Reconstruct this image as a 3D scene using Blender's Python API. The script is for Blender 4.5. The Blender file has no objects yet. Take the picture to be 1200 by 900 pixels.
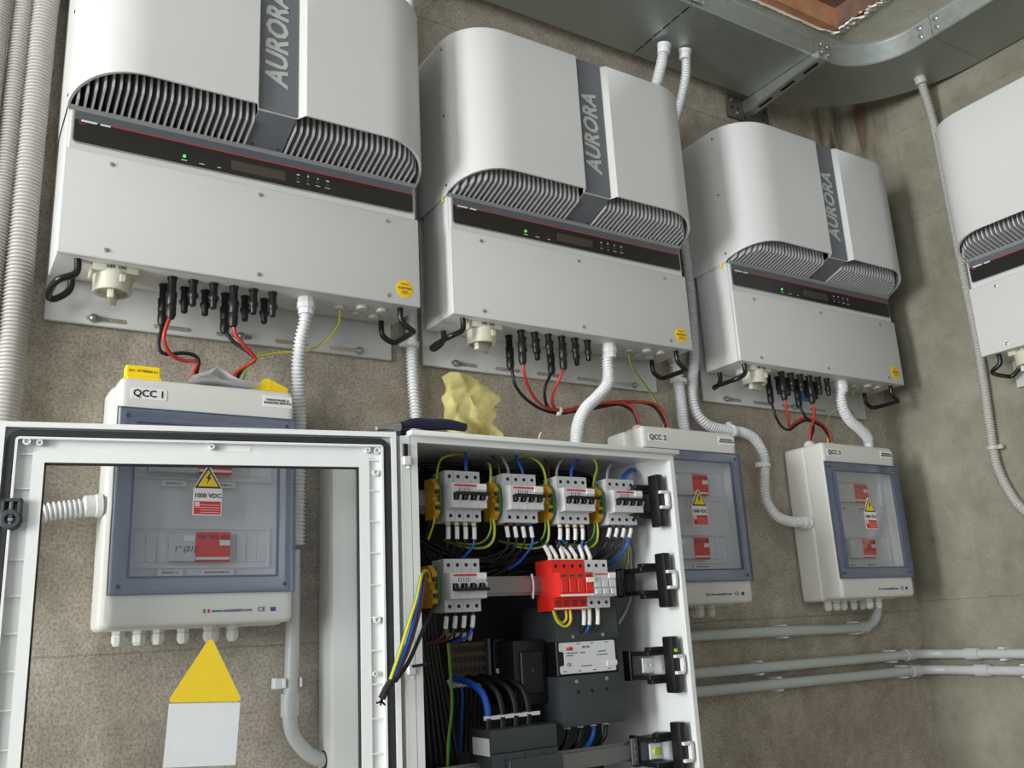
# Electrical room: string inverters on a concrete wall, junction boxes below them, an open switch cabinet in front.
import bpy, bmesh, math, random
from mathutils import Vector, Matrix
random.seed(4)
SC = bpy.context.scene
COL = SC.collection

# ------------------------------------------------------------------ camera, world, lights, exposure
cam_data = bpy.data.cameras.new('camera')
cam = bpy.data.objects.new('camera', cam_data)
COL.objects.link(cam)
cam_data.sensor_width = 36.0
cam_data.lens = 32.4796
cam_data.clip_start = 0.02
cam.matrix_world = Matrix(((0.845618, -0.095448, -0.525185, -0.140133), (-0.531285, -0.245659, -0.810794, -1.680905), (-0.051628, 0.964646, -0.258444, -0.623361), (0.000000, 0.000000, 0.000000, 1.000000)))
SC.camera = cam

world = bpy.data.worlds.new('world')
SC.world = world
world.use_nodes = True
wn = world.node_tree.nodes
wn['Background'].inputs['Color'].default_value = (0.88, 0.95, 1.0, 1)
wn['Background'].inputs['Strength'].default_value = 0.40

def area(name, loc, target, sx, sy, power, col):
    l = bpy.data.lights.new(name, 'AREA')
    l.shape = 'RECTANGLE'; l.size = sx; l.size_y = sy; l.energy = power; l.color = col
    o = bpy.data.objects.new(name, l)
    COL.objects.link(o)
    o.location = loc
    o.rotation_euler = (Vector(target) - Vector(loc)).to_track_quat('-Z', 'Y').to_euler()
    return o
KEYW = 228
# daylight falling through the open doorway in the left-hand wall of the room
area('doorway_daylight', (-4.45, -1.55, -0.10), (1.0, -0.30, 0.0), 0.95, 2.1, KEYW, (0.97, 1.0, 1.0))
# added fill lamp for the fronts, placed like an unseen window in that wall
area('left_front_fill', (-4.45, -3.55, 0.05), (0.8, -0.20, 0.0), 1.45, 1.9, 85, (0.97, 1.0, 1.0))

SC.view_settings.view_transform = 'Standard'
SC.view_settings.look = 'None'
SC.view_settings.gamma = 1.0
SC.view_settings.use_curve_mapping = False
SC.view_settings.exposure = 0.10

# ------------------------------------------------------------------ materials
def lin(c):
    return tuple(((v/255.0)/12.92 if v/255.0 <= 0.04045 else ((v/255.0+0.055)/1.055)**2.4) for v in c) + (1.0,)
MATS = {}
def mat(name, rgb, rough=0.5, metal=0.0, vary=0.06, scale=30.0, bump=0.0, bscale=200.0, spec=0.5, coat=0.0):
    m = bpy.data.materials.new(name); m.use_nodes = True
    nt = m.node_tree; b = nt.nodes['Principled BSDF']
    c = lin(rgb)
    b.inputs['Roughness'].default_value = rough
    b.inputs['Metallic'].default_value = metal
    b.inputs['Specular IOR Level'].default_value = spec
    b.inputs['Coat Weight'].default_value = coat
    tc = nt.nodes.new('ShaderNodeTexCoord')
    n = nt.nodes.new('ShaderNodeTexNoise'); n.inputs['Scale'].default_value = scale; n.inputs['Detail'].default_value = 3
    nt.links.new(tc.outputs['Object'], n.inputs['Vector'])
    r = nt.nodes.new('ShaderNodeValToRGB')
    r.color_ramp.elements[0].position = 0.3; r.color_ramp.elements[1].position = 0.7
    r.color_ramp.elements[0].color = tuple(v*(1-vary) for v in c[:3]) + (1,)
    r.color_ramp.elements[1].color = tuple(min(1, v*(1+vary)) for v in c[:3]) + (1,)
    nt.links.new(n.outputs['Fac'], r.inputs['Fac'])
    nt.links.new(r.outputs['Color'], b.inputs['Base Color'])
    if bump:
        n2 = nt.nodes.new('ShaderNodeTexNoise'); n2.inputs['Scale'].default_value = bscale; n2.inputs['Detail'].default_value = 4
        nt.links.new(tc.outputs['Object'], n2.inputs['Vector'])
        bp = nt.nodes.new('ShaderNodeBump'); bp.inputs['Strength'].default_value = bump; bp.inputs['Distance'].default_value = 0.002
        nt.links.new(n2.outputs['Fac'], bp.inputs['Height']); nt.links.new(bp.outputs['Normal'], b.inputs['Normal'])
    MATS[name] = m
    return m

def concrete(name, dark, light, seams, axis, stain=True, grit=0.55):
    m = bpy.data.materials.new(name); m.use_nodes = True
    nt = m.node_tree; L = nt.links; b = nt.nodes['Principled BSDF']
    b.inputs['Roughness'].default_value = 0.92; b.inputs['Specular IOR Level'].default_value = 0.2
    tc = nt.nodes.new('ShaderNodeTexCoord')
    def noise(scale, detail, rough=0.5):
        n = nt.nodes.new('ShaderNodeTexNoise'); n.inputs['Scale'].default_value = scale
        n.inputs['Detail'].default_value = detail; n.inputs['Roughness'].default_value = rough
        L.new(tc.outputs['Object'], n.inputs['Vector']); return n
    big = noise(2.6, 6, 0.6); mid = noise(34, 6, 0.7); fine = noise(210, 4, 0.7)
    r = nt.nodes.new('ShaderNodeValToRGB')
    r.color_ramp.elements[0].position = 0.32; r.color_ramp.elements[1].position = 0.68
    r.color_ramp.elements[0].color = lin(dark); r.color_ramp.elements[1].color = lin(light)
    L.new(big.outputs['Fac'], r.inputs['Fac'])
    # fine pores and grit
    r2 = nt.nodes.new('ShaderNodeValToRGB')
    r2.color_ramp.elements[0].position = 0.36; r2.color_ramp.elements[1].position = 0.56
    r2.color_ramp.elements[0].color = (0.50, 0.48, 0.46, 1); r2.color_ramp.elements[1].color = (1.05, 1.05, 1.05, 1)
    L.new(fine.outputs['Fac'], r2.inputs['Fac'])
    mx = nt.nodes.new('ShaderNodeMix'); mx.data_type = 'RGBA'; mx.blend_type = 'MULTIPLY'; mx.inputs[0].default_value = grit
    L.new(r.outputs['Color'], mx.inputs[6]); L.new(r2.outputs['Color'], mx.inputs[7])
    r3 = nt.nodes.new('ShaderNodeValToRGB')
    r3.color_ramp.elements[0].position = 0.35; r3.color_ramp.elements[1].position = 0.65
    r3.color_ramp.elements[0].color = (0.82, 0.81, 0.80, 1); r3.color_ramp.elements[1].color = (1.06, 1.06, 1.05, 1)
    L.new(mid.outputs['Fac'], r3.inputs['Fac'])
    mx2 = nt.nodes.new('ShaderNodeMix'); mx2.data_type = 'RGBA'; mx2.blend_type = 'MULTIPLY'; mx2.inputs[0].default_value = grit+0.15
    L.new(mx.outputs[2], mx2.inputs[6]); L.new(r3.outputs['Color'], mx2.inputs[7])
    blot = noise(11, 5, 0.6)
    r4 = nt.nodes.new('ShaderNodeValToRGB')
    r4.color_ramp.elements[0].position = 0.36; r4.color_ramp.elements[1].position = 0.62
    r4.color_ramp.elements[0].color = (0.80, 0.79, 0.77, 1); r4.color_ramp.elements[1].color = (1.05, 1.05, 1.05, 1)
    L.new(blot.outputs['Fac'], r4.inputs['Fac'])
    mx3 = nt.nodes.new('ShaderNodeMix'); mx3.data_type = 'RGBA'; mx3.blend_type = 'MULTIPLY'; mx3.inputs[0].default_value = 0.8
    L.new(mx2.outputs[2], mx3.inputs[6]); L.new(r4.outputs['Color'], mx3.inputs[7])
    last = mx3.outputs[2]
    # brown water stains running down from the tray in the room corner
    if stain:
        mp = nt.nodes.new('ShaderNodeMapping'); mp.inputs['Scale'].default_value = (26, 26, 4.5); L.new(tc.outputs['Object'], mp.inputs['Vector'])
        sn = nt.nodes.new('ShaderNodeTexNoise'); sn.inputs['Scale'].default_value = 1.0; sn.inputs['Detail'].default_value = 6; L.new(mp.outputs['Vector'], sn.inputs['Vector'])
        vm = nt.nodes.new('ShaderNodeVectorMath'); vm.operation = 'DISTANCE'; vm.inputs[1].default_value = (2.27, -0.02, 0.86)
        sc_ = nt.nodes.new('ShaderNodeVectorMath'); sc_.operation = 'MULTIPLY'; sc_.inputs[1].default_value = (1.0, 1.0, 0.55)
        L.new(tc.outputs['Object'], sc_.inputs[0]); vm.inputs[1].default_value = (2.27, -0.02, 0.86*0.55); L.new(sc_.outputs[0], vm.inputs[0])
        fall = nt.nodes.new('ShaderNodeMapRange'); fall.inputs[1].default_value = 0.04; fall.inputs[2].default_value = 0.24; fall.inputs[3].default_value = 1.0; fall.inputs[4].default_value = 0.0
        L.new(vm.outputs['Value'], fall.inputs[0])
        sr = nt.nodes.new('ShaderNodeMapRange'); sr.inputs[1].default_value = 0.40; sr.inputs[2].default_value = 0.62; L.new(sn.outputs['Fac'], sr.inputs[0])
        pr = nt.nodes.new('ShaderNodeMath'); pr.operation = 'MULTIPLY'; L.new(fall.outputs[0], pr.inputs[0]); L.new(sr.outputs[0], pr.inputs[1])
        km = nt.nodes.new('ShaderNodeMix'); km.data_type = 'RGBA'; L.new(pr.outputs[0], km.inputs[0]); L.new(last, km.inputs[6]); km.inputs[7].default_value = lin((92, 76, 54))
        last = km.outputs[2]
    # formwork joints: thin darker lines at given heights
    sep = nt.nodes.new('ShaderNodeSeparateXYZ'); L.new(tc.outputs['Object'], sep.inputs[0])
    for ax, pos, wd, amt in seams:
        s = nt.nodes.new('ShaderNodeMath'); s.operation = 'MULTIPLY_ADD'
        s.inputs[1].default_value = 0.012; s.inputs[2].default_value = -pos-0.006
        L.new(mid.outputs['Fac'], s.inputs[0])
        a = nt.nodes.new('ShaderNodeMath'); a.operation = 'ADD'
        L.new(sep.outputs[ax], a.inputs[0]); L.new(s.outputs[0], a.inputs[1])
        ab = nt.nodes.new('ShaderNodeMath'); ab.operation = 'ABSOLUTE'; L.new(a.outputs[0], ab.inputs[0])
        ls = nt.nodes.new('ShaderNodeMath'); ls.operation = 'LESS_THAN'; ls.inputs[1].default_value = wd; L.new(ab.outputs[0], ls.inputs[0])
        ml = nt.nodes.new('ShaderNodeMath'); ml.operation = 'MULTIPLY'; ml.inputs[1].default_value = amt; L.new(ls.outputs[0], ml.inputs[0])
        k = nt.nodes.new('ShaderNodeMix'); k.data_type = 'RGBA'; k.blend_type = 'MIX'
        L.new(ml.outputs[0], k.inputs[0]); L.new(last, k.inputs[6]); k.inputs[7].default_value = lin((92, 84, 70))
        last = k.outputs[2]
    L.new(last, b.inputs['Base Color'])
    ad = nt.nodes.new('ShaderNodeMath'); ad.operation = 'ADD'
    L.new(fine.outputs['Fac'], ad.inputs[0]); L.new(mid.outputs['Fac'], ad.inputs[1])
    bp = nt.nodes.new('ShaderNodeBump'); bp.inputs['Strength'].default_value = 0.45; bp.inputs['Distance'].default_value = 0.0035
    L.new(ad.outputs[0], bp.inputs['Height']); L.new(bp.outputs['Normal'], b.inputs['Normal'])
    MATS[name] = m
    return m

def galvanised(name, rgb, rough):
    m = mat(name, rgb, rough, 0.9, 0.0)
    nt = m.node_tree; L = nt.links; b = nt.nodes['Principled BSDF']
    tc = nt.nodes.new('ShaderNodeTexCoord')
    v = nt.nodes.new('ShaderNodeTexVoronoi'); v.inputs['Scale'].default_value = 55
    n = nt.nodes.new('ShaderNodeTexNoise'); n.inputs['Scale'].default_value = 5; n.inputs['Detail'].default_value = 4
    L.new(tc.outputs['Object'], v.inputs['Vector']); L.new(tc.outputs['Object'], n.inputs['Vector'])
    mx = nt.nodes.new('ShaderNodeMath'); mx.operation = 'MULTIPLY_ADD'; mx.inputs[1].default_value = 0.16; mx.inputs[2].default_value = rough-0.12
    L.new(v.outputs['Distance'], mx.inputs[0])
    a = nt.nodes.new('ShaderNodeMath'); a.operation = 'MULTIPLY_ADD'; a.inputs[1].default_value = 0.22
    L.new(n.outputs['Fac'], a.inputs[0]); L.new(mx.outputs[0], a.inputs[2])
    L.new(a.outputs[0], b.inputs['Roughness'])
    return m

def clear(name, tint, gloss=0.05, dust=0.0, haze=0.0, hazecol=(0.6, 0.62, 0.66, 1)):
    """Sheet glass / clear plastic: tinted see-through with a mirror-like film, milky haze and dust specks."""
    m = bpy.data.materials.new(name); m.use_nodes = True
    nt = m.node_tree; L = nt.links
    for n in list(nt.nodes): nt.nodes.remove(n)
    out = nt.nodes.new('ShaderNodeOutputMaterial')
    t = nt.nodes.new('ShaderNodeBsdfTransparent'); t.inputs[0].default_value = tint
    g = nt.nodes.new('ShaderNodeBsdfGlossy'); g.inputs['Roughness'].default_value = 0.04
    d = nt.nodes.new('ShaderNodeBsdfDiffuse'); d.inputs[0].default_value = hazecol
    lw = nt.nodes.new('ShaderNodeFresnel'); lw.inputs[0].default_value = 1.35
    m1 = nt.nodes.new('ShaderNodeMixShader'); L.new(t.outputs[0], m1.inputs[1]); L.new(d.outputs[0], m1.inputs[2])
    if dust:
        tc = nt.nodes.new('ShaderNodeTexCoord')
        n = nt.nodes.new('ShaderNodeTexNoise'); n.inputs['Scale'].default_value = 260; n.inputs['Detail'].default_value = 2
        n2 = nt.nodes.new('ShaderNodeTexNoise'); n2.inputs['Scale'].default_value = 7; n2.inputs['Detail'].default_value = 4
        L.new(tc.outputs['Object'], n.inputs['Vector']); L.new(tc.outputs['Object'], n2.inputs['Vector'])
        s = nt.nodes.new('ShaderNodeMapRange'); s.inputs[1].default_value = 0.66; s.inputs[2].default_value = 0.74; s.inputs[4].default_value = dust
        L.new(n.outputs['Fac'], s.inputs[0])
        s2 = nt.nodes.new('ShaderNodeMapRange'); s2.inputs[1].default_value = 0.55; s2.inputs[2].default_value = 0.72
        L.new(n2.outputs['Fac'], s2.inputs[0])
        k = nt.nodes.new('ShaderNodeMath'); k.operation = 'MULTIPLY_ADD'; k.inputs[2].default_value = haze
        L.new(s.outputs[0], k.inputs[0]); L.new(s2.outputs[0], k.inputs[1]); L.new(k.outputs[0], m1.inputs[0])
    else:
        m1.inputs[0].default_value = haze
    m2 = nt.nodes.new('ShaderNodeMixShader')
    k2 = nt.nodes.new('ShaderNodeMath'); k2.operation = 'MULTIPLY'; k2.inputs[1].default_value = gloss
    L.new(lw.outputs[0], k2.inputs[0]); L.new(k2.outputs[0], m2.inputs[0])
    L.new(m1.outputs[0], m2.inputs[1]); L.new(g.outputs[0], m2.inputs[2]); L.new(m2.outputs[0], out.inputs[0])
    MATS[name] = m
    return m

def lamp_mat(name, rgb, strength):
    m = mat(name, rgb, 0.4)
    b = m.node_tree.nodes['Principled BSDF']
    b.inputs['Emission Color'].default_value = lin(rgb); b.inputs['Emission Strength'].default_value = strength
    return m

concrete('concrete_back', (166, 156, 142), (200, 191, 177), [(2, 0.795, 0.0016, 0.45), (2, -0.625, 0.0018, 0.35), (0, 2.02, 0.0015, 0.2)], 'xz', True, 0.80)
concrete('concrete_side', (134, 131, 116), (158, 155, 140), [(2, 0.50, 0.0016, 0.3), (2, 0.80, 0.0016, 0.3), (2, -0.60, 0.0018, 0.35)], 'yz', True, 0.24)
concrete('concrete_floor', (138, 136, 131), (164, 162, 157), [], 'xy', False)
mat('ceiling_plaster', (250, 245, 230), 0.95, 0, 0.12, 9, 0.6, 60)
mat('timber_lining', (206, 150, 112), 0.8, 0, 0.2, 14, 0.4, 90)
mat('dark_timber', (120, 92, 78), 0.85, 0, 0.3, 14, 0.5, 90)
mat('inverter_paint', (206, 206, 205), 0.42, 0, 0.015, 5, 0.05, 500)
mat('plate_paint', (204, 205, 203), 0.5, 0, 0.03, 8)
mat('strip_grey', (108, 111, 118), 0.5, 0, 0.03, 20)
mat('ledge_grey', (88, 92, 98), 0.45, 0, 0.04, 20)
mat('frame_grey', (150, 152, 152), 0.35, 0.2, 0.03, 20)
mat('lettering_pale', (186, 188, 184), 0.5, 0, 0.02)
mat('panel_black', (30, 27, 26), 0.28, 0, 0.05, 20)
mat('screen_brown', (70, 62, 54), 0.25, 0, 0.06, 20)
mat('print_white', (225, 225, 225), 0.5)
mat('print_red', (205, 40, 40), 0.45)
mat('fin_aluminium', (206, 207, 208), 0.42, 0.3, 0.04, 40)
mat('sink_void_shade', (26, 27, 29), 0.7, 0.2, 0.1)  # near-black colour stands in for the shade in the void behind the fins
mat('black_plastic', (17, 17, 19), 0.42, 0, 0.1, 60)
mat('black_rubber', (32, 33, 37), 0.7, 0, 0.1, 60)
mat('handle_black', (20, 20, 21), 0.3, 0, 0.1, 60)
mat('steel', (186, 186, 184), 0.3, 0.95, 0.05, 60)
mat('switch_beige', (205, 202, 184), 0.5, 0, 0.03, 30)
mat('sticker_yellow', (240, 196, 30), 0.4, 0, 0.03)
mat('sticker_ink', (120, 84, 20), 0.5)
mat('sign_yellow', (250, 214, 10), 0.5, 0, 0.02)
mat('sign_white', (236, 236, 238), 0.55, 0, 0.02)
mat('blue_label', (70, 140, 190), 0.5)
mat('corrugated_white', (226, 226, 228), 0.4, 0, 0.03, 40)
mat('corrugated_grey', (186, 183, 178), 0.45, 0, 0.04, 40)
mat('rigid_pvc', (188, 190, 190), 0.32, 0, 0.03, 20)
mat('box_grey', (214, 213, 208), 0.45, 0, 0.015, 8)
mat('panel_inner', (224, 224, 228), 0.5, 0, 0.02, 12)
mat('seal_blue', (84, 92, 122), 0.3, 0, 0.05)
mat('label_white', (232, 231, 229), 0.5, 0, 0.01)
mat('ink_black', (28, 28, 30), 0.6)
mat('ink_blue', (54, 62, 140), 0.6)
mat('ink_green', (40, 120, 60), 0.6)
mat('breaker_grey', (204, 204, 206), 0.42, 0, 0.02, 30)
mat('arrester_red', (226, 46, 36), 0.4, 0, 0.03, 30)
mat('arrester_dark_red', (150, 30, 28), 0.45)
mat('cabinet_white', (222, 223, 222), 0.36, 0, 0.015, 8)
mat('mount_plate_grey', (42, 42, 45), 0.5, 0.2, 0.08, 8)
mat('device_grey', (60, 64, 68), 0.5, 0, 0.05, 40)
mat('terminal_yellow', (214, 160, 36), 0.45, 0, 0.06, 40)
mat('terminal_green', (44, 128, 74), 0.45, 0, 0.06, 40)
mat('terminal_brown', (84, 64, 42), 0.6, 0, 0.1, 40)
mat('ferrule_cream', (232, 216, 180), 0.45)
mat('wire_black', (15, 15, 17), 0.45)
mat('wire_blue', (24, 92, 196), 0.4)
mat('wire_grey', (168, 168, 172), 0.4)
mat('wire_brown', (98, 58, 46), 0.45)
mat('wire_red', (182, 52, 46), 0.42)
mat('wire_green', (40, 148, 62), 0.42)
mat('wire_yellow', (230, 200, 40), 0.42)
mat('lime', (170, 214, 50), 0.4)
mat('tool_blue', (30, 34, 66), 0.4, 0, 0.1)
mat('tape_dark', (34, 32, 34), 0.8, 0, 0.1, 60)
mat('cloth_yellow', (248, 236, 170), 0.85, 0, 0.10, 60, 0.3, 300)
mat('paper_white', (244, 244, 246), 0.7, 0, 0.03)
mat('dusty_grey', (110, 110, 112), 0.6, 0.3, 0.1, 30)
mat('copper_red', (150, 96, 84), 0.4, 0.4, 0.1, 30)
galvanised('galvanised', (176, 182, 178), 0.42)
galvanised('galvanised_bright', (205, 208, 204), 0.30)
galvanised('rail_zinc', (150, 152, 154), 0.36)
mat('plate_dull_steel', (118, 112, 106), 0.45, 0.7, 0.12, 30)
lamp_mat('led_green', (60, 255, 60), 2.2)
lamp_mat('led_amber', (255, 140, 30), 1.5)
clear('door_glass', (0.985, 0.99, 0.99, 1), 0.40, 0.35, 0.01)
clear('window_tint', (0.86, 0.89, 0.95, 1), 0.7, 0.0, 0.14, (0.42, 0.47, 0.62, 1))
clear('window_clear', (0.975, 0.98, 0.99, 1), 0.32, 0.0, 0.02)

# ------------------------------------------------------------------ mesh helpers
def finish(bm, name, smooth=35):
    bmesh.ops.recalc_face_normals(bm, faces=bm.faces[:])
    me = bpy.data.meshes.new(name); bm.to_mesh(me); bm.free()
    if smooth:
        for p in me.polygons: p.use_smooth = True
        me.set_sharp_from_angle(angle=math.radians(smooth))
    return me
def new_obj(name, me, m=None, parent=None, loc=None, rot=None):
    o = bpy.data.objects.new(name, me)
    COL.objects.link(o)
    if m is not None and me is not None:
        ms = m if isinstance(m, (list, tuple)) else [m]
        if len(me.materials) == 0:
            for k in ms: me.materials.append(MATS[k])
    if parent is not None: o.parent = parent
    if loc is not None: o.location = loc
    if rot is not None: o.rotation_euler = rot
    return o
def thing(name, label, cat, loc=(0, 0, 0), rotz=0.0, group=None):
    o = bpy.data.objects.new(name, None); COL.objects.link(o)
    o.empty_display_size = 0.05
    o.location = loc; o.rotation_euler = (0, 0, rotz)
    o['label'] = label; o['category'] = cat
    if group: o['group'] = group
    return o
def tag(o, label, cat, group=None):
    o['label'] = label; o['category'] = cat
    if group: o['group'] = group
    return o
def struct(o):
    o['kind'] = 'structure'; return o

def b_box(bm, lo, hi, bev=0.0, seg=2, mi=0):
    r = bmesh.ops.create_cube(bm, size=1.0)
    vs = r['verts']
    for v in vs:
        v.co = Vector([(lo[i]+hi[i])/2 + v.co[i]*(hi[i]-lo[i]) for i in range(3)])
    fs = set(f for v in vs for f in v.link_faces)
    if bev > 0:
        es = list(set(e for f in fs for e in f.edges))
        rr = bmesh.ops.bevel(bm, geom=es, offset=bev, segments=seg, affect='EDGES', profile=0.5)
        fs = set(rr['faces']) | set(f for f in fs if f.is_valid)
        fs = set(f for v in rr['verts'] if v.is_valid for f in v.link_faces) | fs
    if mi:
        for f in fs:
            if f.is_valid: f.material_index = mi
def b_prism(bm, pts, axis, a, b, mi=0):
    """closed 2D polygon extruded along axis ('x': pts are (y,z); 'y': (x,z); 'z': (x,y))"""
    def p3(p, t):
        return {'x': (t, p[0], p[1]), 'y': (p[0], t, p[1]), 'z': (p[0], p[1], t)}[axis]
    A = [bm.verts.new(p3(p, a)) for p in pts]; B = [bm.verts.new(p3(p, b)) for p in pts]
    fs = [bm.faces.new(A), bm.faces.new(list(reversed(B)))]
    n = len(pts)
    for i in range(n):
        fs.append(bm.faces.new((A[i], A[(i+1) % n], B[(i+1) % n], B[i])))
    for f in fs: f.material_index = mi
def b_lathe(bm, prof, c=(0, 0, 0), axis=(0, 0, 1), seg=20, mi=0):
    """prof: (radius, height) along axis from c, capped"""
    ax = Vector(axis).normalized()
    u = ax.orthogonal().normalized(); w = ax.cross(u)
    c = Vector(c); rings = []
    for r, h in prof:
        rings.append([bm.verts.new(c + ax*h + (u*math.cos(2*math.pi*k/seg) + w*math.sin(2*math.pi*k/seg))*max(r, 1e-5)) for k in range(seg)])
    for i in range(len(rings)-1):
        for k in range(seg):
            f = bm.faces.new((rings[i][k], rings[i][(k+1) % seg], rings[i+1][(k+1) % seg], rings[i+1][k])); f.material_index = mi
    for ring in (rings[0], rings[-1]):
        f = bm.faces.new(ring); f.material_index = mi
def catmull(pts, step):
    P = [Vector(p) for p in pts]
    if len(P) == 2:
        n = max(1, int((P[1]-P[0]).length/step)); return [P[0].lerp(P[1], i/n) for i in range(n+1)]
    Q = [P[0]*2-P[1]] + P + [P[-1]*2-P[-2]]
    out = []
    for i in range(1, len(Q)-2):
        p0, p1, p2, p3 = Q[i-1:i+3]
        n = 24
        for k in range(n):
            t = k/n
            out.append(0.5*((2*p1) + (p2-p0)*t + (2*p0-5*p1+4*p2-p3)*t*t + (3*p1-p0-3*p2+p3)*t**3))
    out.append(P[-1])
    # even spacing
    L = [0.0]
    for i in range(1, len(out)): L.append(L[-1] + (out[i]-out[i-1]).length)
    n = max(2, int(round(L[-1]/step)))
    res = []; j = 0
    for k in range(n+1):
        d = L[-1]*k/n
        while j < len(L)-2 and L[j+1] < d: j += 1
        t = (d-L[j])/max(1e-9, L[j+1]-L[j]); res.append(out[j].lerp(out[j+1], t))
    return res
def b_tube(bm, path, radius, sides=10, mi=0, mis=None):
    """path of Vectors, radius number or list; parallel transported rings, capped"""
    n = len(path); rings = []
    T = [((path[min(i+1, n-1)]-path[max(i-1, 0)]).normalized()) for i in range(n)]
    u = T[0].orthogonal().normalized()
    for i in range(n):
        u = (u - T[i]*u.dot(T[i])).normalized(); w = T[i].cross(u)
        r = radius[i] if isinstance(radius, (list, tuple)) else radius
        rings.append([bm.verts.new(path[i] + (u*math.cos(2*math.pi*k/sides)+w*math.sin(2*math.pi*k/sides))*r) for k in range(sides)])
    for i in range(n-1):
        for k in range(sides):
            f = bm.faces.new((rings[i][k], rings[i][(k+1) % sides], rings[i+1][(k+1) % sides], rings[i+1][k]))
            f.material_index = mis[k] if mis else mi
    bm.faces.new(rings[0]); bm.faces.new(list(reversed(rings[-1])))
def tube_mesh(pts, r, step=0.008, sides=10, name='tube', mis=None):
    bm = bmesh.new(); b_tube(bm, catmull(pts, step), r, sides, 0, mis); return finish(bm, name, 60)
def corrugated_mesh(pts, r, pitch=0.0068, sides=14, depth=0.0036):
    base = catmull(pts, pitch/4.0)
    rad = [(r if (i % 4) in (0, 1) else r-depth) for i in range(len(base))]
    bm = bmesh.new(); b_tube(bm, base, rad, sides); return finish(bm, 'corrugated', 50)
def box_obj(name, lo, hi, m, parent=None, bev=0.0, seg=2):
    bm = bmesh.new(); b_box(bm, lo, hi, bev, seg); return new_obj(name, finish(bm, name), m, parent)
def lathe_obj(name, prof, c, axis, m, parent=None, seg=20):
    bm = bmesh.new(); b_lathe(bm, prof, c, axis, seg); return new_obj(name, finish(bm, name), m, parent)
def prism_obj(name, pts, axis, a, b, m, parent=None, smooth=35):
    bm = bmesh.new(); b_prism(bm, pts, axis, a, b); return new_obj(name, finish(bm, name, smooth), m, parent)
TEXTS = {}
def text_mesh(s, size, bold=0.0, shear=0.0, align='CENTER', depth=0.0003):
    """upright lettering in the x-z plane, readable from -y, centred on its own middle"""
    key = (s, size, bold, shear, align)
    if key in TEXTS: return TEXTS[key].copy()
    cu = bpy.data.curves.new('lettering', 'FONT'); cu.body = s; cu.size = size; cu.offset = bold; cu.shear = shear
    cu.align_x = align; cu.align_y = 'CENTER'; cu.extrude = depth; cu.resolution_u = 2; cu.space_line = 0.9
    tmp = bpy.data.objects.new('lettering', cu)
    me = bpy.data.meshes.new_from_object(tmp)
    bpy.data.objects.remove(tmp); bpy.data.curves.remove(cu)
    for v in me.vertices: v.co = Vector((v.co.x, -v.co.z, v.co.y))
    me.materials.clear()
    TEXTS[key] = me
    return me.copy()
def text(name, s, size, m, parent, loc, rot=(0, 0, 0), bold=0.0, shear=0.0):
    return new_obj(name, text_mesh(s, size, bold, shear), m, parent, loc, rot)
def ring_poly(bm, x0, x1, z0, z1, w, y0, y1, mi=0):
    """rectangular frame (four mitred bars) in the x-z plane"""
    o = [(x0, z0), (x1, z0), (x1, z1), (x0, z1)]; wl = w if isinstance(w, tuple) else (w, w, w, w)  # left,right,bottom,top
    i = [(x0+wl[0], z0+wl[2]), (x1-wl[1], z0+wl[2]), (x1-wl[1], z1-wl[3]), (x0+wl[0], z1-wl[3])]
    for k in range(4):
        j = (k+1) % 4
        b_prism(bm, [o[k], o[j], i[j], i[k]], 'y', y0, y1, mi)
def frame_mesh(x0, x1, z0, z1, w, y0, y1):
    """one clean frame without inner mitre faces"""
    wl = w if isinstance(w, tuple) else (w, w, w, w)
    o = [(x0, z0), (x1, z0), (x1, z1), (x0, z1)]
    i = [(x0+wl[0], z0+wl[2]), (x1-wl[1], z0+wl[2]), (x1-wl[1], z1-wl[3]), (x0+wl[0], z1-wl[3])]
    bm = bmesh.new()
    V = {}
    for t, y in (('a', y0), ('b', y1)):
        V['o'+t] = [bm.verts.new((p[0], y, p[1])) for p in o]; V['i'+t] = [bm.verts.new((p[0], y, p[1])) for p in i]
    for k in range(4):
        j = (k+1) % 4
        for t in 'ab': bm.faces.new((V['o'+t][k], V['o'+t][j], V['i'+t][j], V['i'+t][k]))
        bm.faces.new((V['oa'][k], V['oa'][j], V['ob'][j], V['ob'][k]))
        bm.faces.new((V['ia'][k], V['ia'][j], V['ib'][j], V['ib'][k]))
    return bm

# ------------------------------------------------------------------ room shell
WX = 2.29        # right-hand wall
FZ = -2.15       # floor height (inverter undersides are z = 0)
CZ = 1.10        # ceiling height
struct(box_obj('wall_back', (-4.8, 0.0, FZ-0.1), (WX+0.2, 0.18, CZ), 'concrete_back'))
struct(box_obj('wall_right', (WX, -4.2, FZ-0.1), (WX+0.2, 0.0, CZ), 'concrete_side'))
struct(box_obj('floor', (-4.8, -4.2, FZ-0.1), (WX, 0.0, FZ), 'concrete_floor'))
# left-hand wall with the open doorway the daylight comes through
bm = bmesh.new()
b_box(bm, (-4.8, -0.95, FZ), (-4.6, 0.0, CZ)); b_box(bm, (-4.8, -2.75, FZ), (-4.6, -2.15, CZ)); b_box(bm, (-4.8, -4.4, FZ), (-4.6, -2.75, -1.0)); b_box(bm, (-4.8, -2.15, 1.02), (-4.6, -0.95, CZ))
struct(new_obj('wall_left', finish(bm, 'wall_left'), 'concrete_back'))
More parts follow.
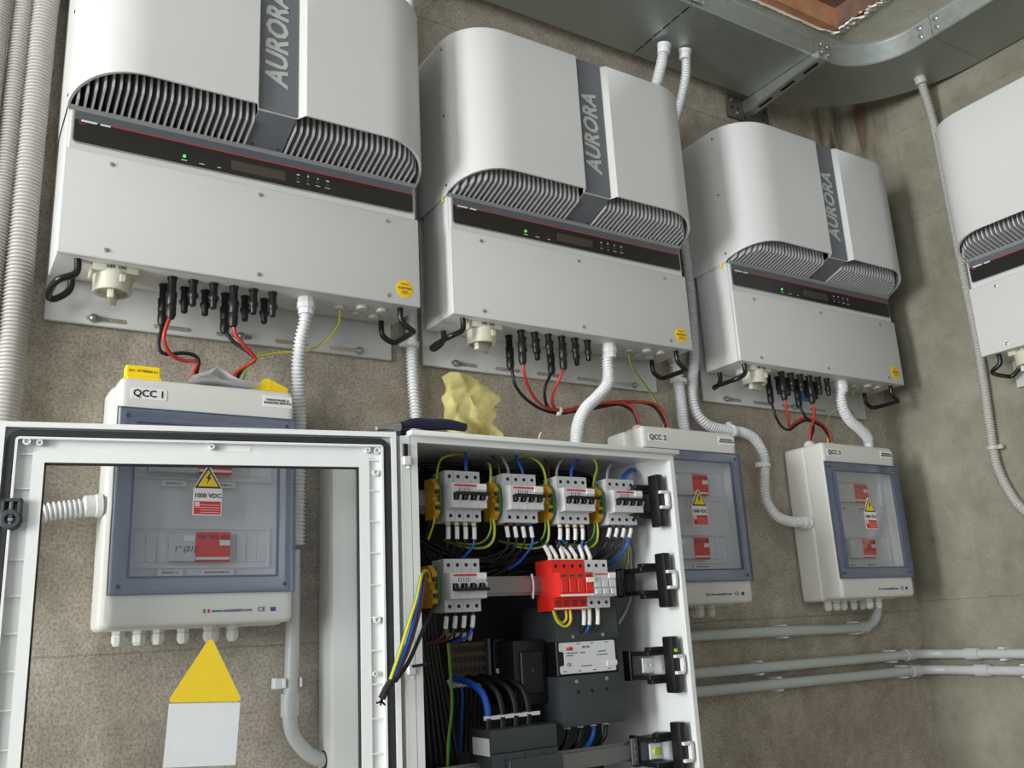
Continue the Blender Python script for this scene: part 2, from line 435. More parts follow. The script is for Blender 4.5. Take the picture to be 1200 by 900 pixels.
# ceiling slab with a timber-lined opening
hx0, hx1, hy0, hy1 = 0.5, 2.107, -1.1, -0.163
bm = bmesh.new()
b_box(bm, (-4.8, hy1, CZ), (WX+0.2, 0.18, CZ+0.3)); b_box(bm, (-4.8, -2.2, CZ), (WX+0.2, hy0, CZ+0.3))
b_box(bm, (-4.8, hy0, CZ), (hx0, hy1, CZ+0.3)); b_box(bm, (hx1, hy0, CZ), (WX+0.2, hy1, CZ+0.3))
struct(new_obj('ceiling', finish(bm, 'ceiling'), 'ceiling_plaster'))
t1 = struct(box_obj('trim_1', (hx0, hy1-0.025, CZ+0.004), (hx1-0.025, hy1, CZ+0.30), 'timber_lining'))
t2 = struct(box_obj('trim_2', (hx1-0.025, hy0, CZ+0.004), (hx1, hy1, CZ+0.26), 'dark_timber'))
t3 = struct(box_obj('trim_3', (hx0, hy1-0.075, CZ+0.075), (hx1-0.025, hy1-0.025, CZ+0.10), 'dark_timber'))
# ragged plaster overhanging the opening's edges, with a few crumbs
bm = bmesh.new()
def ragged(p0, p1, inward, n, amp):
    p0, p1, inward = Vector(p0), Vector(p1), Vector(inward)
    lo, hi = [], []
    wk = 0.4
    for i in range(n+1):
        wk = min(1.0, max(0.0, wk + random.uniform(-0.3, 0.3)))
        a = p0.lerp(p1, i/n)
        b = a + inward*(0.003+amp*wk*wk)
        lo.append((bm.verts.new(a - inward*0.01 + Vector((0, 0, 0.004))), bm.verts.new(b + Vector((0, 0, random.uniform(-0.006, 0.0))))))
        hi.append((bm.verts.new(a - inward*0.01 + Vector((0, 0, -0.001))), bm.verts.new(b + Vector((0, 0, random.uniform(-0.012, -0.007))))))
    for i in range(n):
        bm.faces.new((hi[i][0], hi[i+1][0], hi[i+1][1], hi[i][1]))
        bm.faces.new((lo[i][1], lo[i+1][1], hi[i+1][1], hi[i][1]))
        bm.faces.new((lo[i][0], lo[i+1][0], lo[i+1][1], lo[i][1]))
ragged((hx1, hy0, CZ), (hx1, hy1, CZ), (-1, 0, 0), 110, 0.034)
ragged((hx0, hy1, CZ), (hx1, hy1, CZ), (0, -1, 0), 140, 0.010)
for i in range(30):
    p = Vector((hx1-0.02+random.uniform(-.02, .01), hy1-0.02-0.5*random.random(), CZ-0.006)); sz = random.uniform(0.002, 0.005)
    r = bmesh.ops.create_icosphere(bm, subdivisions=1, radius=sz)
    for v in r['verts']: v.co = Vector((v.co.x*random.uniform(.6, 1.6), v.co.y*random.uniform(.6, 1.6), v.co.z*0.7)) + p
crumb = new_obj('ragged_plaster', finish(bm, 'ragged_plaster', 0), 'ceiling_plaster', bpy.data.objects['ceiling'])
crumb['kind'] = 'stuff'
# ------------------------------------------------------------------ inverters
IW = 0.645
def hood_y(x):
    """front outline of the hood in plan (y at x), flat front with rounded flanks"""
    rx, ry, yf = 0.115, 0.1015, -0.2435
    d = min(x+0.002, IW+0.004-x)
    if d >= rx: return yf
    t = max(0.0, 1-d/rx)
    return yf + ry*(1-math.sqrt(max(0.0, 1-t**2.3)))
def vent_z(y):
    return 0.266 + (-0.142-y)*0.325 if y < -0.142 else (0.262 if y < -0.1 else 0.258)
def build_hood():
    top = 0.632
    L, Rr = -0.002, IW+0.004
    gl, gr = 0.294, 0.366
    prof = [(L, -0.016), (L, -0.142)]
    for k in range(1, 19):
        a = math.pi/2*k/18
        x = L + 0.115*(1-math.cos(a)); prof.append((x, hood_y(x)))
    prof += [(0.20, -0.2435), (gl-0.004, -0.2435), (gl, -0.2315), (gr, -0.2315), (gr+0.013, -0.2435), (0.48, -0.2435)]
    for k in range(18, 0, -1):
        a = math.pi/2*k/18
        x = Rr - 0.115*(1-math.cos(a)); prof.append((x, hood_y(x)))
    prof += [(Rr, -0.142), (Rr, -0.016)]
    bm = bmesh.new()
    zs = lambda y: [vent_z(y), vent_z(y)+0.05, 0.40, 0.52, top-0.006, top]
    grid = []
    for (x, y) in prof:
        col = []
        for j, z in enumerate(zs(y)):
            yy, xx = y, x
            if j == 5 and y < -0.142: yy = y+0.004
            col.append(bm.verts.new((xx, yy, z)))
        grid.append(col)
    for i in range(len(grid)-1):
        for j in range(5):
            bm.faces.new((grid[i][j], grid[i+1][j], grid[i+1][j+1], grid[i][j+1]))
    bm.faces.new([c[5] for c in grid])
    # returned lip along the vent edge
    lip = []
    for i, (x, y) in enumerate(prof):
        if y > -0.141: lip.append(None); continue
        n = Vector((IW/2-x, 0, 0)); n = Vector((0.004 if x < IW/2 else -0.004, 0.004, 0)) if abs(x-IW/2) > 0.2 else Vector((0, 0.004, 0))
        lip.append([bm.verts.new(Vector((x, y, vent_z(y)))+n), bm.verts.new(Vector((x, y, vent_z(y)+0.05))+n)])
    for i in range(len(prof)-1):
        if lip[i] and lip[i+1]:
            bm.faces.new((grid[i][0], grid[i+1][0], lip[i+1][0], lip[i][0])); bm.faces.new((lip[i][0], lip[i+1][0], lip[i+1][1], lip[i][1]))
    return finish(bm, 'hood', 40)
M_HOOD = build_hood()
def fin_mesh(x):
    yf = min(-0.155, max(-0.208, hood_y(x)+0.026))
    pts = [(-0.138, 0.262), (-0.150, 0.2635), (yf, 0.2635+(-0.150-yf)*0.333), (yf-0.004, 0.2735+(-0.150-yf)*0.333), (yf-0.004, 0.42), (-0.138, 0.42)]
    bm = bmesh.new(); b_prism(bm, pts, 'x', -0.0017, 0.0017); return finish(bm, 'fin', 0)
FIN_X = [0.012+0.0117*i for i in range(25)] + [0.370+0.0117*i for i in range(23)]
M_FIN = [fin_mesh(x) for x in FIN_X]
bm = bmesh.new(); b_lathe(bm, [(0.0040, 0), (0.0038, 0.0016), (0.0022, 0.0024)], (0, 0, 0), (0, -1, 0), 12); b_box(bm, (-0.0028, -0.0027, -0.0005), (0.0028, -0.0022, 0.0005))
M_SCREW = finish(bm, 'screw')
def connector_mesh(long):
    bm = bmesh.new()
    pr = [(0.0085, 0), (0.0085, -0.004), (0.0068, -0.005), (0.0068, -0.022), (0.0078, -0.024), (0.0078, -0.032), (0.0062, -0.034), (0.0058, -0.046), (0.0035, -0.048)]
    if long: pr = [(0.0085, 0), (0.0085, -0.004), (0.0072, -0.005), (0.0072, -0.026), (0.0088, -0.029), (0.0088, -0.050), (0.0076, -0.052), (0.0086, -0.055), (0.0086, -0.069), (0.0060, -0.076), (0.0035, -0.077)]
    b_lathe(bm, pr, (0, 0, 0), (0, 0, 1), 14)
    b_box(bm, (-0.009, -0.003, -0.038 if long else -0.030), (0.009, 0.003, -0.026 if long else -0.024), 0.001, 1)
    return finish(bm, 'connector', 40)
M_CONN = {True: connector_mesh(True), False: connector_mesh(False)}
bm = bmesh.new(); b_lathe(bm, [(0.0125, 0), (0.0125, -0.003), (0.0105, -0.006)], (0, 0, 0), (0, 0, 1), 20); b_box(bm, (-0.007, -0.0008, -0.0066), (0.007, 0.0008, -0.0058))
M_PLUG = finish(bm, 'plug')
bm = bmesh.new(); b_lathe(bm, [(0.0165, 0), (0.0165, -0.008), (0.0175, -0.009), (0.0175, -0.020), (0.0150, -0.022), (0.0150, -0.032)], (0, 0, 0), (0, 0, 1), 10)
M_GLAND = finish(bm, 'gland', 30)
HL = [(0.0327, -0.1310, 0.0003), (0.0341, -0.1310, -0.0124), (0.0308, -0.1310, -0.0264), (0.0090, -0.1310, -0.0389), (0.0011, -0.1050, -0.0427), (0.0018, -0.0550, -0.0431), (0.0107, -0.0450, -0.0436), (0.0284, -0.0430, -0.0302), (0.0354, -0.0430, -0.0167), (0.0353, -0.0430, 0.0051)]
HR = [(0.6128, -0.1300, -0.0006), (0.6133, -0.1300, -0.0187), (0.6194, -0.1300, -0.0302), (0.6367, -0.1300, -0.0420), (0.6450, -0.1150, -0.0416), (0.6399, -0.0550, -0.0431), (0.6304, -0.0470, -0.0419), (0.6149, -0.0440, -0.0312), (0.6114, -0.0440, -0.0170), (0.6111, -0.0440, -0.0000)]
HL[0] = (HL[0][0], HL[0][1], 0.002); HR[0] = (HR[0][0], HR[0][1], 0.002); HL[-1] = (HL[-1][0], HL[-1][1], 0.002); HR[-1] = (HR[-1][0], HR[-1][1], 0.002)
M_HL = tube_mesh(HL, 0.0058, 0.005, 12); M_HR = tube_mesh(HR, 0.0058, 0.005, 12)

def make_inverter(root, k):
    P = root
    # wall bracket plate with slots (dark recesses) and bolts
    bm = bmesh.new(); b_box(bm, (0.0, -0.014, -0.0704), (0.648, -0.004, 0.60), 0.004, 2)
    plate = new_obj('mounting_plate', finish(bm, 'mounting_plate'), 'plate_paint', P)
    for j, (a, b) in enumerate(((0.065, 0.133), (0.177, 0.244), (0.288, 0.357), (0.400, 0.468), (0.511, 0.585))):
        bm = bmesh.new()
        pts = [(a+0.005+0.0042*math.cos(t), -0.0588+0.0042*math.sin(t)) for t in [math.pi/2+i*math.pi/6 for i in range(7)]]
        pts += [(b-0.005+0.0042*math.cos(t), -0.0588+0.0042*math.sin(t)) for t in [-math.pi/2+i*math.pi/6 for i in range(7)]]
        b_prism(bm, pts, 'y', -0.0146, -0.010)
        new_obj('slot', finish(bm, 'slot'), 'concrete_back', plate)
    for bx in (0.078, 0.575) + ((0.335,) if k in (0, 2) else ()):
        bm = bmesh.new(); b_lathe(bm, [(0.0085, 0), (0.0085, 0.0015), (0.0062, 0.0016), (0.0062, 0.006), (0.003, 0.008)], (bx, -0.0146, -0.0588), (0, -1, 0), 10)
        new_obj('bolt', finish(bm, 'bolt', 20), 'steel', plate)
    # main body behind covers
    bm = bmesh.new(); b_box(bm, (0.0, -0.1425, 0.0), (IW, -0.0315, 0.264), 0.003, 2); b_box(bm, (0.02, -0.0315, 0.03), (IW-0.02, -0.013, 0.61))
    body = new_obj('housing', finish(bm, 'housing'), 'inverter_paint', P)
    bm = bmesh.new(); b_box(bm, (-0.0015, -0.153, -0.001), (IW+0.0015, -0.144, 0.186), 0.003, 3)
    cover = new_obj('front_cover', finish(bm, 'front_cover'), 'inverter_paint', P)
    for zz in (0.1698, 0.0143):
        for xx in (0.0717, 0.3244, 0.5776):
            new_obj('cover_screw', M_SCREW, 'steel', cover, (xx, -0.1528, zz))
    # hood and its side screws
    hood = new_obj('hood', M_HOOD, 'inverter_paint', P)
    for zz in (0.609, 0.447, 0.284):
        bm = bmesh.new(); b_lathe(bm, [(0.0028, 0), (0.0024, 0.0012)], (-0.0019, -0.146, zz), (-1, 0, 0), 10)
        new_obj('side_screw', finish(bm, 'side_screw'), 'black_plastic', hood)
    if k:
        bm = bmesh.new(); b_prism(bm, [(-0.134, 0.253), (-0.122, 0.253), (-0.128, 0.266)], 'x', -0.0035, -0.002)
        new_obj('hazard_sticker', finish(bm, 'hazard_sticker'), 'sign_yellow', hood)
    # heat sink with single fins behind the vent
    sink = box_obj('heat_sink', (0.006, -0.140, 0.262), (IW-0.004, -0.050, 0.60), 'sink_void_shade', P)
    for x, me in zip(FIN_X, M_FIN):
        new_obj('fin', me, 'fin_aluminium', sink, (x, 0, 0))
    # grey brand strip running down the hood and folding under to the ledge
    w0, w1 = 0.2955, 0.3645
    pts = [(-0.2315, 0.6325), (-0.2340, 0.630), (-0.2340, 0.2975), (-0.1500, 0.2660), (-0.1490, 0.2685), (-0.2305, 0.3000), (-0.2315, 0.304)]
    strip = prism_obj('brand_strip', pts, 'x', w0, w1, 'strip_grey', P, 20)
    me = text_mesh('AURORA', 0.0565, 0.0017, 0.20)
    t = new_obj('lettering', me, 'lettering_pale', strip, (0.3275, -0.2344, 0.448), (0, -math.pi/2, 0))
    t.scale = (0.86, 1, 1)
    for sx in (0.306, 0.354):
        bm = bmesh.new(); b_lathe(bm, [(0.0022, 0), (0.0018, 0.001)], (sx, -0.1570, 0.2672), (0, -0.35, -0.94), 8)
        new_obj('strip_rivet', finish(bm, 'strip_rivet'), 'black_plastic', strip)
    # ledge and display panel
    bm = bmesh.new(); b_prism(bm, [(-0.145, 0.2665), (-0.152, 0.2660), (-0.1525, 0.2635), (-0.149, 0.2590), (-0.145, 0.2585)], 'x', 0.003, IW-0.001)
    new_obj('vent_ledge', finish(bm, 'vent_ledge'), 'frame_grey', P)
    bm = bmesh.new(); b_box(bm, (0.0045, -0.1470, 0.186), (IW-0.003, -0.140, 0.260), 0.001, 1)
    new_obj('display_surround', finish(bm, 'display_surround'), 'inverter_paint', P)
    bm = bmesh.new()
    def rpoly(x0, x1, z0, z1, r):
        o = []
        for cx, cz, a0 in ((x0+r, z0+r, math.pi), (x1-r, z0+r, 1.5*math.pi)):
            for i in range(5): o.append((cx+r*math.cos(a0+i*math.pi/8), cz+r*math.sin(a0+i*math.pi/8)))
        return o + [(x1, z1), (x0, z1)]
    b_prism(bm, rpoly(0.008, 0.639, 0.199, 0.2595, 0.008), 'y', -0.1484, -0.1465)
    panel = new_obj('display_panel', finish(bm, 'display_panel'), 'frame_grey', P)
    prism_obj('upper_band', [(0.0105, 0.2425), (0.6365, 0.2425), (0.6365, 0.2580), (0.0105, 0.2580)], 'y', -0.1488, -0.1480, 'ledge_grey', panel)
    prism_obj('display_glass', rpoly(0.0105, 0.6365, 0.2015, 0.2422, 0.006), 'y', -0.1489, -0.1480, 'panel_black', panel)
    box_obj('red_stripe', (0.070, -0.1492, 0.2416), (0.6365, -0.1485, 0.2431), 'print_red', panel)
    box_obj('screen', (0.272, -0.1492, 0.2105), (0.372, -0.1486, 0.2295), 'screen_brown', panel)
    # maker's emblem: two pale bars and an open red ring
    bm = bmesh.new(); b_prism(bm, [(0.020, 0.2395), (0.045, 0.2395), (0.046, 0.2430), (0.021, 0.2430)], 'y', -0.1493, -0.1487); b_prism(bm, [(0.050, 0.2395), (0.066, 0.2395), (0.067, 0.2428), (0.051, 0.2428)], 'y', -0.1493, -0.1487)
    new_obj('emblem', finish(bm, 'emblem'), 'print_white', panel)
    bm = bmesh.new()
    for i in range(14):
        a0, a1 = math.radians(70+i*20), math.radians(70+(i+1)*20); c = (0.0225, 0.2395)
        b_prism(bm, [(c[0]+0.0052*math.cos(a0), c[1]+0.0052*math.sin(a0)), (c[0]+0.0052*math.cos(a1), c[1]+0.0052*math.sin(a1)), (c[0]+0.0043*math.cos(a1), c[1]+0.0043*math.sin(a1)), (c[0]+0.0043*math.cos(a0), c[1]+0.0043*math.sin(a0))], 'y', -0.1492, -0.1487)
    new_obj('emblem_ring', finish(bm, 'emblem_ring'), 'print_red', panel)
    bm = bmesh.new(); b_lathe(bm, [(0.0026, 0), (0.0022, 0.0012)], (0.1893, -0.1488, 0.2168), (0, -1, 0), 12)
    new_obj('status_light', finish(bm, 'status_light'), 'led_green', panel)
    for lx, ww in ((0.1893, 0.010), (0.220, 0.010), (0.250, 0.006)):
        box_obj('legend', (lx-ww/2, -0.1491, 0.2083), (lx+ww/2, -0.1487, 0.2097), 'print_white', panel)
    for lx in (0.220, 0.250):
        bm = bmesh.new(); b_lathe(bm, [(0.0016, 0), (0.0014, 0.0006)], (lx, -0.1488, 0.2168), (0, -1, 0), 8); new_obj('lamp_off', finish(bm, 'lamp_off'), 'device_grey', panel)
    for j, bx in enumerate((0.397, 0.4165, 0.436, 0.4555)):
        bm = bmesh.new(); b_lathe(bm, [(0.0030, 0), (0.0026, 0.0008)], (bx, -0.1488, 0.2225), (0, -1, 0), 10); new_obj('button', finish(bm, 'button'), 'device_grey', panel)
        bm = bmesh.new(); pts = [[(-.0035, 0), (.0035, 0), (0, .003)], [(-.0012, 0), (.0012, 0), (.0012, .004), (-.0012, .004)], [(-.0016, 0), (.0016, 0), (0, .004)], [(-.003, 0), (.003, 0), (.003, .0022), (-.003, .0022)]][j]
        b_prism(bm, [(bx+a, 0.2285+b) for a, b in pts], 'y', -0.1491, -0.1487); new_obj('legend', finish(bm, 'legend'), 'print_white', panel)
        ww = (0.005, 0.004, 0.009, 0.010)[j]
        box_obj('legend', (bx-ww/2, -0.1491, 0.2142), (bx+ww/2, -0.1487, 0.2153), 'print_white', panel)
    # round yellow sticker
    bm = bmesh.new(); b_lathe(bm, [(0.0185, 0), (0.0185, 0.0006), (0.0175, 0.0008)], (0.6119, -0.1528, 0.0326), (0, -1, 0), 32)
    st = new_obj('round_sticker', finish(bm, 'round_sticker'), 'sticker_yellow', P)
    text('lettering', 'AURORA', 0.0072, 'sticker_ink', st, (0.6119, -0.1537, 0.0335), bold=0.0001)
    for dz, hw in ((0.0095, 0.0085), (-0.0055, 0.0060), (-0.0090, 0.0085)):
        box_obj('print_line', (0.6119-hw, -0.1539, 0.0326+dz-0.0008), (0.6119+hw, -0.1535, 0.0326+dz+0.0008), 'sticker_ink', st)
    # carrying handles
    new_obj('handle', M_HL, 'handle_black', P); new_obj('handle', M_HR, 'handle_black', P)
    # rotary switch on the underside
    bm = bmesh.new(); b_box(bm, (0.056, -0.132, -0.013), (0.128, -0.078, 0.0), 0.002, 2)
    sw = new_obj('isolator_switch', finish(bm, 'isolator_switch'), 'switch_beige', P)
    bm = bmesh.new(); b_lathe(bm, [(0.031, -0.010), (0.031, -0.040), (0.0295, -0.042), (0.025, -0.042), (0.024, -0.034), (0.001, -0.034)], (0.092, -0.105, 0), (0, 0, 1), 28)
    b_box(bm, (0.098, -0.1375, -0.030), (0.107, -0.132, -0.017), 0.001, 1)
    new_obj('switch_collar', finish(bm, 'switch_collar', 40), 'switch_beige', sw)
    bm = bmesh.new(); b_box(bm, (-0.022, -0.0055, -0.056), (0.022, 0.0055, -0.033), 0.002, 2)
    kn = new_obj('switch_knob', finish(bm, 'switch_knob'), 'switch_beige', sw, (0.092, -0.105, 0), (0, 0, math.radians((75, 25, 10, 30)[k])))
    text('lettering', 'OFF  ON', 0.008, 'ink_black', sw, (0.092, -0.1325, -0.0045))
    # dc connectors: two rows, cable plugs in the first and fourth of each row
    for row, (x0, yy, dx) in enumerate(((0.186, -0.113, 0.0355), (0.181, -0.072, 0.036))):
        for i in range(6):
            new_obj('connector', M_CONN[i in (0, 3)], 'black_plastic', P, (x0+dx*i, yy, 0.0))
    for (px, py) in ((0.502, -0.090), (0.543, -0.108), (0.584, -0.107), (0.543, -0.069), (0.584, -0.068)):
        new_obj('blanking_plug', M_PLUG, 'switch_beige' if False else 'corrugated_grey', P, (px, py, 0))
    new_obj('cable_gland', M_GLAND, 'corrugated_white', P, (0.429, -0.107, 0.0))
INV = [('grey string inverter at far left, largest, above junction box QCC 1', (0, 0, 0), 0),
       ('grey string inverter in the middle, above the open switch cabinet', (0.7194, 0, -0.0016), 0),
       ('grey string inverter on the back wall nearest the room corner, above junction box QCC 3', (1.5234, 0, -0.0084), 0),
       ('string inverter on the right-hand wall, cut off by the picture edge', (WX, -0.405, 0.0), -math.pi/2)]
for k, (lab, loc, rz) in enumerate(INV):
    r = thing('inverter', lab, 'inverter', loc, rz, 'wall-mounted string inverters')
    make_inverter(r, k)
# small blue print on the plate of the third inverter
bl = box_obj('type_label', (0.345, -0.0152, -0.038), (0.405, -0.0142, -0.012), 'blue_label', bpy.data.objects['inverter.002'])

# ------------------------------------------------------------------ junction boxes
def make_junction_box(x0, n):
    names = ('QCC 1', 'QCC 2', 'QCC 3')
    labs = ('grey junction box marked QCC 1, seen through the open cabinet door', 'grey junction box marked QCC 2, half hidden by the switch cabinet', 'grey junction box marked QCC 3 near the room corner')
    r = thing('junction_box', labs[n], 'junction box', (x0, 0, -0.588), 0, 'junction boxes under the inverters')
    W, H = 0.292, 0.398
    bm = bmesh.new(); b_box(bm, (-0.004, -0.074, -0.003), (W+0.004, -0.003, H-0.002), 0.010, 3)
    new_obj('back_shell', finish(bm, 'back_shell'), 'box_grey', r)
    # front shell: hollow, so that the window looks into a recess
    def rloop(x0, x1, z0, z1, r, y):
        o = []
        for cx, cz, a0 in ((x0+r, z0+r, math.pi), (x1-r, z0+r, 1.5*math.pi), (x1-r, z1-r, 0), (x0+r, z1-r, math.pi/2)):
            for i in range(6): o.append((cx+r*math.cos(a0+i*math.pi/10), y, cz+r*math.sin(a0+i*math.pi/10)))
        return o
    bm = bmesh.new()
    loops = [rloop(0.013, W-0.013, 0.056, H-0.056, 0.002, -0.0745), rloop(0, W, 0, H, 0.010, -0.0745), rloop(0, W, 0, H, 0.010, -0.1210), rloop(0.0008, W-0.0008, 0.0008, H-0.0008, 0.010, -0.1245), rloop(0.0030, W-0.0030, 0.0030, H-0.0030, 0.009, -0.1280), rloop(0.0075, W-0.0075, 0.0075, H-0.0075, 0.008, -0.1300), rloop(0.013, W-0.013, 0.056, H-0.056, 0.002, -0.1300)]
    loops = [[bm.verts.new(p) for p in l] for l in loops]
    for q in range(len(loops)):
        A, B = loops[q], loops[(q+1) % len(loops)]
        for i in range(24): bm.faces.new((A[i], A[(i+1) % 24], B[(i+1) % 24], B[i]))
    new_obj('front_shell', finish(bm, 'front_shell'), 'box_grey', r)
    # inner touch panel with module cut-outs
    bm = bmesh.new(); b_box(bm, (0.012, -0.093, 0.053), (W-0.012, -0.090, H-0.053))
    for zc in (0.126, 0.272):
        ring_poly(bm, 0.030, W-0.030, zc-0.034, zc+0.034, 0.004, -0.0965, -0.093)
    inner = new_obj('inner_panel', finish(bm, 'inner_panel'), 'panel_inner', r)
    for zc in (0.126, 0.272):
        for i in range(12):
            xx = 0.040 + i*0.0182
            box_obj('blank_module', (xx+0.0004, -0.0945, zc-0.024), (xx+0.0178, -0.093, zc+0.024), 'panel_inner', inner, 0.0006, 1)
        for (lx, ww, s) in ((0.082, 0.036, 'SEZION. %d.1' % (n+2)), (0.150, 0.050, 'SCARICATORE %d.1' % (n+2))):
            pl = box_obj('strip_label', (lx-0.004, -0.0985, zc-0.046), (lx+ww, -0.0965, zc-0.036), 'label_white', inner)
            text('lettering', s, 0.0052, 'ink_black', pl if False else inner, (lx+ww/2-0.002, -0.0988, zc-0.041))
    # tinted hinged window: denser border and clearer raised centre
    win = new_obj('window_border', finish(frame_mesh(-0.001, W+0.001, 0.050, 0.346, (0.027, 0.030, 0.025, 0.022), -0.1345, -0.1305), 'window_border', 0), 'window_tint', r)
    box_obj('window_pane', (0.0275, -0.1385, 0.0765), (W-0.0305, -0.1365, 0.3225), 'window_clear', r)
    new_obj('window_bead', finish(frame_mesh(0.0255, W-0.0285, 0.0745, 0.3245, 0.0026, -0.1395, -0.1310), 'window_bead', 0), 'seal_blue', r)
    new_obj('window_edge', finish(frame_mesh(-0.0018, W+0.0018, 0.0492, 0.3468, 0.0014, -0.1350, -0.1300), 'window_edge', 0), 'seal_blue', r)
    for sx in (0.014, W-0.016):
        for sz in (0.062, 0.333):
            bm = bmesh.new(); b_lathe(bm, [(0.0035, 0), (0.003, 0.0016)], (sx, -0.1345, sz), (0, -1, 0), 10); new_obj('window_screw', finish(bm, 'window_screw'), 'device_grey', r)
    # name label and notice
    pl = box_obj('name_label', (0.017, -0.1308, 0.362), (0.073, -0.1300, 0.381), 'label_white', r)
    text('lettering', names[n], 0.0165, 'ink_black', pl, (0.045, -0.1312, 0.3715), bold=0.0003)
    pl = box_obj('notice_label', (W-0.057, -0.1308, 0.367), (W-0.006, -0.1300, 0.387), 'label_white', r)
    text('lettering', 'MANOVRARE A\nINVERTER SPENTO', 0.0058, 'ink_black', pl, (W-0.0315, -0.1312, 0.377), bold=0.0)
    # maker's line at the bottom
    bm = bmesh.new(); b_box(bm, (0.144, -0.1306, 0.0185), (0.1475, -0.1299, 0.0245)); new_obj('flag_bar', finish(bm, 'flag_bar'), 'ink_green', r)
    bm = bmesh.new(); b_box(bm, (0.151, -0.1306, 0.0185), (0.1545, -0.1299, 0.0245)); new_obj('flag_bar', finish(bm, 'flag_bar'), 'print_red', r)
    text('lettering', 'www.ceiecitalsrl.com', 0.0076, 'ink_blue', r, (0.1905, -0.1303, 0.0215), bold=0.0001)
    text('lettering', 'CE', 0.011, 'ink_black', r, (0.2385, -0.1303, 0.0215))
    box_obj('flag_patch', (0.2535, -0.1306, 0.0180), (0.2625, -0.1299, 0.0248), 'ink_blue', r)
    # warning sticker on the pane
    a = (0.143, 0.2535)
    stk = prism_obj('warning_sticker', [(0.1195, 0.1735), (0.1660, 0.1735), (0.1660, 0.2165), (a[0]+0.003, a[1]+0.001), (a[0]-0.003, a[1]+0.001), (0.1195, 0.2165)], 'y', -0.1392, -0.1386, 'label_white', r)
    prism_obj('warning_triangle', [(0.1215, 0.2180), (0.1640, 0.2180), (a[0], a[1])], 'y', -0.1396, -0.1392, 'ink_black', stk)
    prism_obj('warning_triangle', [(0.1262, 0.2208), (0.1598, 0.2208), (a[0], 0.2490)], 'y', -0.1399, -0.1394, 'sign_yellow', stk)
    prism_obj('lightning_bolt', [(0.1445, 0.2425), (0.1395, 0.2335), (0.1430, 0.2340), (0.1400, 0.2235), (0.1475, 0.2365), (0.1440, 0.2360), (0.1475, 0.2425)], 'y', -0.1402, -0.1397, 'ink_black', stk)
    text('lettering', '1000 VDC', 0.0102, 'ink_black', stk, (0.1428, -0.1394, 0.2055), bold=0.0002)
    box_obj('red_field', (0.1213, -0.1396, 0.1752), (0.1642, -0.1391, 0.1965), 'print_red', stk)
    box_obj('red_field_note', (0.1228, -0.1399, 0.1880), (0.1300, -0.1395, 0.1950), 'label_white', stk)
    for q in range(4):
        box_obj('print_line', (0.132 if q < 2 else 0.123, -0.1399, 0.1780+q*0.0040), (0.1625, -0.1395, 0.1786+q*0.0040), 'label_white', stk)
    # glands along the bottom
    for i, (gx, gy, s) in enumerate(((0.032, -0.055, 1.0), (0.063, -0.055, 1.12), (0.092, -0.055, 1.0), (0.132, -0.055, 0.95), (0.170, -0.075, 1.05), (0.207, -0.075, 0.95), (0.186, -0.040, 0.9))):
        bm = bmesh.new(); b_lathe(bm, [(0.0105*s, 0.002), (0.0105*s, -0.005), (0.0085*s, -0.006), (0.0105*s, -0.008), (0.0105*s, -0.018), (0.0070*s, -0.024), (0.004, -0.025)], (gx, gy, -0.002), (0, 0, 1), 8)
        new_obj('bottom_gland', finish(bm, 'bottom_gland', 30), 'box_grey', r)
    for gx in ((0.045, 0.135) if n else ()):
        bm = bmesh.new(); b_lathe(bm, [(0.0145, -0.004), (0.0145, 0.004), (0.012, 0.012), (0.006, 0.016)], (gx if n == 1 else gx-0.013+0.012*0, -0.065, H), (0, 0, 1), 16)
        new_obj('top_gland', finish(bm, 'top_gland', 40), 'box_grey', r)
    # devices behind the window are things of their own
    rows = {0: ((0.126, 0.093, 0.135, 0.191),), 1: ((0.272, 0.100, 0.160, 0.208), (0.126, 0.100, 0.145, 0.192)), 2: ((0.272, 0.070, 0.135, 0.190), (0.126, 0.085, 0.135, 0.188))}[n]
    rows = rows + (((0.272, 0.055, 0.135, 0.191),) if n == 0 else ())
    for zc, xa, xb, xc in rows:
        which = ('lower' if zc < 0.2 else 'upper')
        where = ('box behind the glazed cabinet door', 'box half hidden by the cabinet', 'box nearest the room corner')[n]
        s = thing('disconnect_switch', 'grey disconnect module in the %s row of the junction %s' % (which, where), 'switch', (x0, 0, -0.588), 0, 'devices inside the junction boxes')
        bm = bmesh.new(); b_box(bm, (xa, -0.108, zc-0.024), (xb-0.0005, -0.0946, zc+0.024), 0.0012, 1)
        new_obj('module_body', finish(bm, 'module_body'), 'breaker_grey', s)
        box_obj('module_label', (xa+0.003 if n else xb-0.020, -0.1087, zc+0.009), ((xa+0.018) if n else xb-0.003, -0.1079, zc+0.018), 'label_white', s)
        if n == 0 and zc < 0.2:
            text('handwriting', '1° (21)', 0.0125, 'ink_black', s, ((xa+xb)/2+0.003, -0.1085, zc-0.004), shear=0.25)
        d = thing('surge_arrester', 'red surge arrester in the %s row of the junction %s' % (which, where), 'surge arrester', (x0, 0, -0.588), 0, 'devices inside the junction boxes')
        bm = bmesh.new(); b_box(bm, (xb, -0.108, zc-0.024), (xc, -0.0946, zc+0.024), 0.0012, 1)
        new_obj('arrester_body', finish(bm, 'arrester_body'), 'arrester_red', d)
        for q in range(3):
            xx = xb+0.003+q*(xc-xb)/3
            box_obj('status_slot', (xx, -0.1086, zc+0.013), (xx+(xc-xb)/3-0.006, -0.1079, zc+0.019), 'arrester_dark_red', d)
        box_obj('white_bar', (xb, -0.1086, zc-0.021), (xc-0.001, -0.1079, zc-0.017), 'label_white', d)
        box_obj('arrester_label', (xc-0.018, -0.1090, zc+0.002), (xc-0.001, -0.1079, zc+0.011), 'label_white', d)
